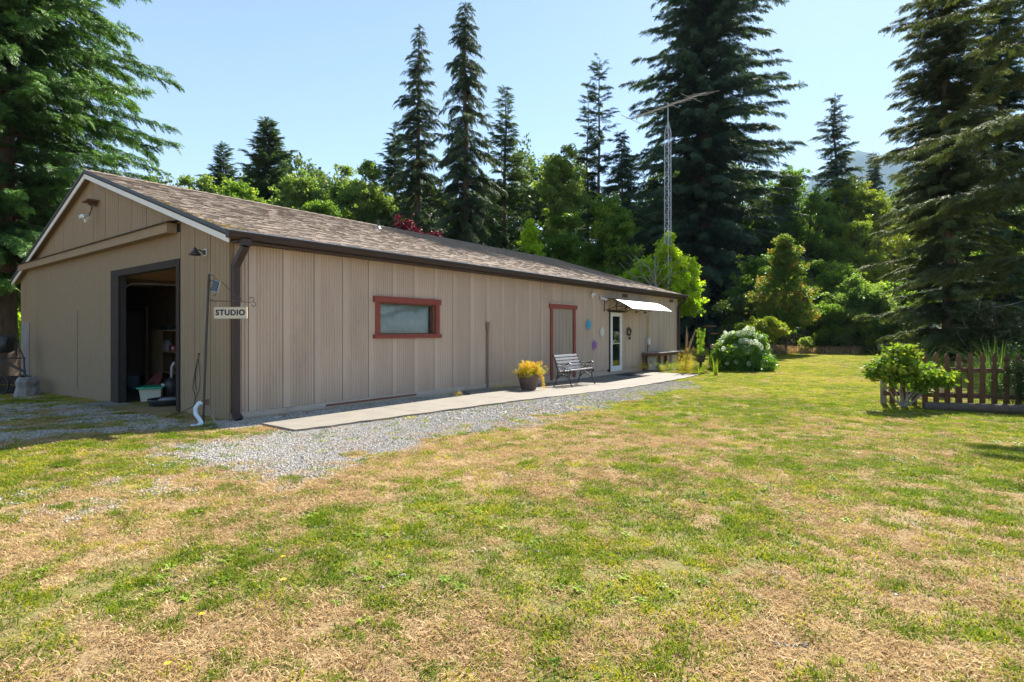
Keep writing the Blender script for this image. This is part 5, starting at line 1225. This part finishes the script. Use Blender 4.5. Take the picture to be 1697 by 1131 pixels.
# mullein stalks
X_, Y_ = WX(1136, 20.2); T = thing('seed_stalks', 'tall brown dried seed stalks beside the wooden shelter', 'plant', (X_, Y_, 0)); m = MB()
for (a_, b_, c_) in ((.05, 0, 1.62), (.42, .1, 1.55), (.18, -.1, 1.2), (.3, 0, .9), (.12, .1, 1.4)):
    pts = [(a_ * u ** 1.5 + .03 * b_, b_ * u, c_ * u) for u in np.linspace(0, 1, 9)]
    m.tube(pts, [.006, .007, .008, .012, .022, .026, .026, .022, .008], 6)
m.build('stalks', mat('dry_stalk', (.38, .24, .12), (.28, .17, .08), rough=.9, scale=60, bump=.5), T)
n = 160; scatter('foliage', CLU_S, np.c_[rng.normal(size=n) * .16 + .05, rng.normal(size=n) * .2, np.abs(rng.normal(size=n)) * .32], rng.uniform(0, 6, (n, 3)), rng.uniform(.12, .22, n), rng.integers(0, 4, n), rng.uniform(.0, .7, n), yel, T)
# black planter on stand with upright plant
X_, Y_ = WX(1161, 20.4); T = thing('planter_box', 'black planter with tall upright green stems beside the hydrangea', 'planter', (X_, Y_, 0))
MB().lathe([(0, .30), (.13, .30), (.19, .56), (.20, .56), (.20, .54), (0, .52)], 4).build('pot', M['black'], T)
MB().tube([(0, 0, 0), (0, 0, .31)], .05, 8).build('pot_stand', M['darkwood'], T)
m = MB()
for k in range(7):
    a_ = rng.normal() * .06; b_ = rng.normal() * .06; hh_ = rng.uniform(.7, 1.08)
    m.tube([(a_, b_, .5), (a_ * 1.3, b_ * 1.3, .5 + hh_ * .6), (a_ * 1.6, b_ * 1.6, .5 + hh_)], [.006, .006, .003], 4)
m.build('stems', FM['yblade'], T)
n = 230; u = rng.random(n); k = rng.integers(0, 6, n); ax_ = np.array([-.09, -.04, .02, .06, .10, -.01])[k]
scatter('foliage', CLU_S, np.c_[ax_ * (1 + u * .5), rng.normal(size=n) * .03, .55 + u * np.array([.95, 1.08, .9, .7, .98, 1.0])[k]], rng.uniform(0, 6, (n, 3)), rng.uniform(.05, .10, n), rng.integers(0, 4, n), rng.random(n) * .7, FM['lime'], T)
# bird feeder pole
X_, Y_ = WX(1176, 21.5); T = thing('bird_feeder', 'flat tray bird feeder on a thin dark pole left of the hydrangea', 'bird feeder', (X_, Y_, 0))
MB().tube([(0, 0, 0), (0, 0, 1.75)], .018, 6).build('pole', M['darkwood'], T); MB().lathe([(0, 1.62), (.24, 1.62), (.26, 1.66), (.25, 1.66), (.23, 1.64), (0, 1.64)], 16).build('tray', M['brownwood'], T)
MB().lathe([(0, 1.34), (.15, 1.34), (.17, 1.37), (0, 1.36)], 14, (.17, 0, 0)).tube([(0, 0, 1.33), (.2, 0, 1.33)], .01, 5).build('side_tray', M['brownwood'], T)
MB().lathe([(0, -.09), (.06, -.07), (.09, 0), (.06, .07), (0, .09)], 12, (.09, -.05, .85)).build('glass_ball', mat('clay_ball', (.42, .26, .18), rough=.5), T, smooth=True)
# bed filler
n = 700; pts = []
for i in range(n):
    k = rng.random(); tt = 14.9 + 4.2 * rng.random(); nnn = 2.2 * rng.random() + (.1 if tt > 15 else 0)
    if tt < 17.6 and nnn < .95: nnn += .95
    p = LW(tt + .5 * (nnn > 1.2), -nnn, .04 + .12 * rng.random()); pts.append(p)
tg = leafmat('bed_plants_mix', (.10, .17, .02), (.30, .32, .04), (.62, .38, .10), trans=.35)
o = scatter('garden_bed_plants', CLU_S, np.array(pts), rng.uniform(0, 6, (n, 3)), rng.uniform(.10, .26, n), rng.integers(0, 4, n), np.clip(.35 + .3 * rng.normal(size=n), 0, 1), tg); o['kind'] = 'stuff'
for (t_, s_, sc, lab, mt_) in ((14.95, -.35, .20, 'low yellow plant in the corner beside the wooden shelter', yel), (6.35, -.45, .13, 'small yellow weed clump at the foot of the brown conduit', yel), (7.15, -.3, .12, 'small orange weed clump between conduit and planter', yel), (4.55, -.72, .10, 'tiny orange weed in the gravel strip below the window', yel), (15.6, -.8, .24, 'leafy green plant in front of the heat pump', FM['maple'])):
    T = thing('weed_clump', lab, 'plant', LW(t_, s_, .03)); n = 26
    scatter('leaves', CLU_S, rng.normal(size=(n, 3)) * [sc, sc, sc * .35] + [0, 0, sc * .5], rng.uniform(0, 6, (n, 3)), sc * rng.uniform(.5, 1., n), rng.integers(0, 4, n), rng.random(n), mt_, T)

# ------------------------------------------------------------------ picket fence, log, bucket, shrubs
FA = np.array([7.50, 10.95]); FB = np.array([9.45, 10.25]); fd = (FB - FA); FL = float(np.linalg.norm(fd)); fd /= FL; FR = math.atan2(fd[1], fd[0])
T = thing('picket_fence', 'short run of reddish brown pickets with pointed acorn tops', 'fence', (FA[0], FA[1], 0), FR)
half = [(.044, 0), (.044, .80), (.030, .83), (.026, .85), (.040, .88), (.048, .92), (.040, .97), (.018, 1.02), (0, 1.045)]
poly = half + [(-x_, z_) for x_, z_ in half[::-1][1:]]
pk = MB().prism(poly, -.011, .011).mesh('picket', M['picket'])
NP = 15
for k in range(NP):
    o = bpy.data.objects.new('picket', pk); COL.objects.link(o); o.parent = T; o.location = (.02 + .181 * k, -.03, -.01 + random.uniform(-.012, .012)); o.rotation_euler = (random.uniform(-.012, .012), random.uniform(-.015, .015), random.uniform(-.03, .03))
for z_ in (.17, .66): MB().box(-.12, 3.0, .0, .04, z_, z_ + .085).build('rail', M['brownwood'], T)
for x_ in (-.10, 1.14, 2.6): MB().box(x_ - .045, x_ + .045, .042, .13, -.1, .98 if x_ < 1 else .86).build('post', M['greywood'], T)
lx0, ly0, _ = at(1531, 10.1); lx1, ly1 = lx0 + 3.3, ly0 - 1.15
o = MB().tube([(0, 0, .085), (1.2, -.42, .088), (lx1 - lx0, ly1 - ly0, .09)], [.085, .088, .09], 16).build('log', mat('log_wood', (.11, .078, .058), (.07, .052, .04), rough=.85, scale=9, bump=.25), None, smooth=False, loc=(lx0, ly0, -.01)); tag(o, 'long weathered round log lying along the foot of the picket fence', 'log')
X_, Y_ = WX(1560, 11.9); T = thing('bucket', 'white plastic bucket standing behind the picket fence', 'bucket', (X_, Y_, 0))
MB().lathe([(0, 0), (.13, 0), (.15, .34), (.16, .34), (.16, .36), (.14, .36), (.13, .02), (0, .02)], 20).build('bucket_body', M['plastic_white'], T, smooth=True)
MB().tube([(.15 * math.cos(a_), -.1 * math.sin(a_), .33 - .1 * math.sin(a_)) for a_ in np.linspace(0, 3.14, 10)], .004, 4).build('handle', M['galv'], T)
X_, Y_ = WX(1497, 10.35)
T = thing('rhododendron', 'bushy light green rhododendron in front of the left fence end', 'shrub', (X_, Y_, 0))
P = []; m = MB(); lv = cluster_template(77, n=26, size=.16, rad=.45, longl=1.25, flat=.5)
for (cx_, cy_, cz_, r_) in ((-.35, -.05, .80, .28), (-.05, 0, .95, .28), (.05, -.05, .72, .28), (.35, -.1, .62, .25), (.62, -.08, .58, .22), (-.55, 0, .68, .15), (.85, -.05, .60, .12), (.3, 0, .42, .2), (.05, .05, 1.08, .16), (-.18, 0, .58, .24)):
    r_ *= .8; n_ = int(420 * r_ * r_) + 5; dd = rng.normal(size=(n_, 3)); dd /= np.linalg.norm(dd, axis=1)[:, None]; P.append(np.array([cx_, cy_, cz_]) + dd * r_ * rng.random((n_, 1)) ** .4 * [1, 1, .8])
    tube_limb(m, (.0, 0, 0), (cx_, cy_, cz_), .016, .008, 4, 0, .12, 5)
P = np.concatenate(P); n = len(P)
m.build('stems', M['palebark'], T); scatter('leaves', [lv, cluster_template(78, n=26, size=.15, rad=.45, longl=1.3, flat=.5)], P, rng.uniform(-.5, .5, (n, 3)) + np.c_[np.zeros(n), np.zeros(n), rng.random(n) * 6], rng.uniform(.28, .45, n), rng.integers(0, 2, n), np.clip(.2 + .7 * rng.random(n) * (P[:, 2] / .8), 0, 1), FM['rhodo'], T)
X_, Y_ = WX(1690, 10.3)
T = thing('fence_shrub', 'dark green shrub smothering the right end of the picket fence', 'shrub', (X_, Y_ - .15, 0)); n = 420
P = rng.normal(size=(n, 3)) * [.28, .16, .28] + [.1, 0, .55]; P = P[P[:, 2] > .05]; n = len(P)
scatter('leaves', CLU_S, P, rng.uniform(0, 6, (n, 3)), rng.uniform(.14, .26, n), rng.integers(0, 4, n), rng.random(n), FM['shade'], T)
m = MB(); 
for k in range(6): tube_limb(m, (.1, 0, 0), (.1 + rng.normal() * .25, rng.normal() * .1, .9), .012, .005, 3, 0, .1, 4)
m.build('stems', M['bark'], T)

# ------------------------------------------------------------------ lawn: tufts, weeds, stones
def sample(density, y0, y1, pad=1.0):
    ar = 0; ymid = (y0 + y1) / 2; wdt = 2 * (y1 * .99 + pad); n = int(density * wdt * (y1 - y0))
    x = rng.uniform(-wdt / 2, wdt / 2, n); y = rng.uniform(y0, y1, n); k = np.abs(x) < y * .98 + pad; x, y = x[k], y[k]
    t, s = local(x, y)
    inside = (t > -.03) & (t < BL + .05) & (s > -.03) & (s < BW)
    out_ = np.interp(t, [.1, 2, 3.6, 6.5, 9, 13.2, 15.1], [-1.75, -1.95, -2.12, -2.42, -2.5, -2.6, -2.5]); inn = np.interp(t, [0, 5.0, 5.5, 20], [-.82, -.80, -.05, -.05])
    pat = (t > .08) & (t < 15.12) & (s < inn + .02) & (s > out_ - .0)
    thr = (t > -.57) & (t < .1) & (s > 1.6) & (s < 5.5)
    k = ~(inside | pat | thr); return x[k], y[k]
FM['green_grass'] = leafmat('green_grass_blades', (.09, .145, .018), (.20, .27, .022), (.50, .42, .06), trans=.4, spec=.08, rough=.7, tcol=(1.2, 1.25, .5))
FM['dry_grass'] = leafmat('dry_grass_blades', (.22, .14, .07), (.50, .34, .175), (.66, .53, .30), trans=.28, spec=.08, rough=.8, tcol=(1.05, 1, .75))
FM['weed'] = leafmat('clover_leaves', (.12, .20, .02), (.20, .31, .025), (.34, .42, .05), trans=.4, rough=.55, spec=.2, tcol=(1.2, 1.25, .5))
DT = [tuft_template(100 + i, 46, .09, (.009, .027), .0026, 1.7) for i in range(4)]
GT = [tuft_template(110 + i, 42, .09, (.012, .034), .0032, .9) for i in range(4)]
WT = [rosette_template(120 + i) for i in range(3)] + [tuft_template(130, 18, .06, (.01, .03), .009, .9)]
X1 = []; Y1 = []; S1 = []
for (de, y0, y1, sc) in ((330, 1.7, 4.2, .85), (260, 4.2, 7.5, 1.0), (200, 7.5, 13, 1.05), (120, 13, 24, 1.25), (55, 24, 46, 1.9)):
    x, y = sample(de, y0, y1); X1.append(x); Y1.append(y); S1.append(np.full(len(x), sc))
x = np.concatenate(X1); y = np.concatenate(Y1); sc = np.concatenate(S1)
gv, gn = masks(x, y); rr = rng.random(len(x))
keep = rr > gv * .93; x, y, sc, gv, gn = x[keep], y[keep], sc[keep], gv[keep], gn[keep]
isg = rng.random(len(x)) < (.09 + .20 * sstep(6, 16, y) + .12 * sstep(1, 4, x) + .62 * gn * sstep(.36, .54, fbm(x, y, 5.2, 120, 3)) + .25 * sstep(.56, .62, fbm(x, y, 6.5, 130, 2)))
# bare thin patches
thin = fbm(x, y, 1.1, 80); kp = rng.random(len(x)) < np.where(isg, 1, .45 + .9 * sstep(.35, .6, thin))
x, y, sc, gn, isg = x[kp], y[kp], sc[kp], gn[kp], isg[kp]
def put_grass(nm, temps, sel, mt, tint, hs=1.0):
    n = int(sel.sum()); X_, Y_ = x[sel], y[sel]
    s_ = sc[sel] * rng.uniform(.75, 1.25, n); S3 = np.c_[s_, s_, s_ ** .4 * hs * rng.uniform(.7, 1.3, n)]
    o = scatter(nm, temps, np.c_[X_, Y_, gz(X_, Y_)], np.c_[np.zeros(n), np.zeros(n), rng.random(n) * 6.28], S3, rng.integers(0, len(temps), n), tint, mt); o['kind'] = 'stuff'
nd = int((~isg).sum()); put_grass('dry_grass', DT, ~isg, FM['dry_grass'], np.clip(.25 + .5 * fbm(x[~isg], y[~isg], .8, 90) + .6 * (rng.random(nd) - .4), 0, 1))
ng = int(isg.sum()); put_grass('green_grass', GT, isg, FM['green_grass'], np.clip(-.05 + .75 * fbm(x[isg], y[isg], .7, 95) + .9 * (rng.random(ng) - .4) + .25 * sstep(6, 20, y[isg]), 0, 1))
# broad leaved weeds in patches
X1 = []; Y1 = []
for (de, y0, y1) in ((60, 1.8, 5), (45, 5, 10), (16, 10, 18)):
    a_, b_ = sample(de, y0, y1); X1.append(a_); Y1.append(b_)
x = np.concatenate(X1); y = np.concatenate(Y1); gv, gn = masks(x, y)
cl = fbm(x, y, 2.6, 99, 3); k = (rng.random(len(x)) < (gn * .8 + .02 + .1 * (gv > .3) * (y > 6)) * sstep(.46, .60, cl)) & (rng.random(len(x)) > gv * .85)
x, y = x[k], y[k]; n = len(x)
o = scatter('broadleaf_weeds', WT, np.c_[x, y, gz(x, y)], np.c_[rng.normal(size=(n, 2)) * .12, rng.random(n) * 6.28], rng.uniform(.25, .62, n), rng.integers(0, 4, n), np.clip(rng.normal(.55, .25, n), 0, 1), FM['weed']); o['kind'] = 'stuff'
# small clumps of longer green grass standing in the dry turf
x, y = sample(1.6, 2, 14); K_ = 9; x = np.repeat(x, K_) + rng.normal(size=len(x) * K_) * .09; y = np.repeat(y, K_) + rng.normal(size=len(y) * K_) * .06; n = len(x)
gv, gn = masks(x, y); k = gv < .5; x, y = x[k], y[k]; n = len(x)
o = scatter('grass_clumps', GT, np.c_[x, y, gz(x, y)], np.c_[np.zeros(n), np.zeros(n), rng.random(n) * 6.28], np.c_[rng.uniform(.35, .8, n), rng.uniform(.35, .8, n), rng.uniform(.9, 1.9, n)], rng.integers(0, 4, n), rng.uniform(0, .55, n), FM['green_grass']); o['kind'] = 'stuff'
# gravel
x1, y1 = sample(340, 2.5, 9); x2, y2 = sample(110, 9, 19); x = np.r_[x1, x2]; y = np.r_[y1, y2]; gv, gn = masks(x, y)
k = rng.random(len(x)) < gv * 1.1 - .08; k |= (rng.random(len(x)) < .004) & (y < 9); x, y = x[k], y[k]; n = len(x)
sm, t, out = newmat('gravel_stone'); p = node(t, 'ShaderNodeBsdfPrincipled', i_Roughness=.85); ra = node(t, 'ShaderNodeAttribute', attribute_name='ltint'); cr = node(t, 'ShaderNodeValToRGB')
p.inputs['Specular IOR Level'].default_value = .15; cr.color_ramp.elements[0].color = (.18, .165, .15, 1); cr.color_ramp.elements[1].color = (.52, .48, .42, 1); t.links.new(ra.outputs['Fac'], cr.inputs[0]); t.links.new(cr.outputs[0], p.inputs['Base Color']); t.links.new(p.outputs[0], out.inputs[0])
o = scatter('gravel', [stones_template(200 + i) for i in range(5)], np.c_[x, y, gz(x, y)], np.c_[np.zeros(n), np.zeros(n), rng.random(n) * 6.28], rng.uniform(.65, 1.1, n) * np.where(y > 9, 1.3, 1), rng.integers(0, 5, n), rng.random(n), sm); o['kind'] = 'stuff'
# tall dry grass at the lawn edge under the oak
n = 420; px_ = rng.uniform(1275, 1430, n); dd = rng.uniform(36, 43, n); X_ = (px_ - CX) / F * dd
o = scatter('tall_dry_grass', [tuft_template(140, 30, .16, (.2, .5), .012, .35)], np.c_[X_, dd, gz(X_, dd)], np.c_[np.zeros(n), np.zeros(n), rng.random(n) * 6], rng.uniform(.7, 1.4, n), np.zeros(n), rng.random(n), FM['dry_grass']); o['kind'] = 'stuff'
# dandelions
for (px_, py_, lab) in ((333, 1031, 'yellow dandelion on the dry grass, lower left foreground'), (468, 930, 'yellow dandelion nearest the long green weed patch'), (468, 971, 'yellow dandelion just below the other in the dry grass'), (276, 1117, 'yellow dandelion at the bottom edge of the lawn')):
    d_ = CH * F / (py_ + 12 - HY); X_, Y_, _ = at(px_, d_); T = thing('dandelion', lab, 'flower', (X_, Y_, float(gz(X_, Y_))), 0, 'dandelions in the lawn'); hh_ = .07
    MB().tube([(0, 0, 0), (.004, 0, hh_)], .0018, 5).build('stem', FM['weed'], T)
    m = MB()
    for k in range(26): a_ = 6.28 * k / 13; l = .017 if k < 13 else .010; e_ = .004 if k < 13 else .008; m.quad((.004, 0, hh_), (.004 + l * .6 * math.cos(a_ - .15), l * .6 * math.sin(a_ - .15), hh_ + e_), (.004 + l * math.cos(a_), l * math.sin(a_), hh_ + e_), (.004 + l * .6 * math.cos(a_ + .15), l * .6 * math.sin(a_ + .15), hh_ + e_))
    m.build('flower_head', mat('dandelion_yellow', (.85, .60, .02), rough=.6, bump=0), T)

# ------------------------------------------------------------------ summer haze: one closed box of air around camera and scene
hz = MB().box(-12000, 12000, -12000, 12000, -30, 1750).build('haze', None); tag(hz, kind='stuff')
m, t, out = newmat('haze_air'); pv = node(t, 'ShaderNodeVolumePrincipled'); pv.inputs['Color'].default_value = (.50, .72, 1, 1); pv.inputs['Density'].default_value = .00011; pv.inputs['Anisotropy'].default_value = .0
t.links.new(pv.outputs[0], out.inputs['Volume']); hz.data.materials.append(m)
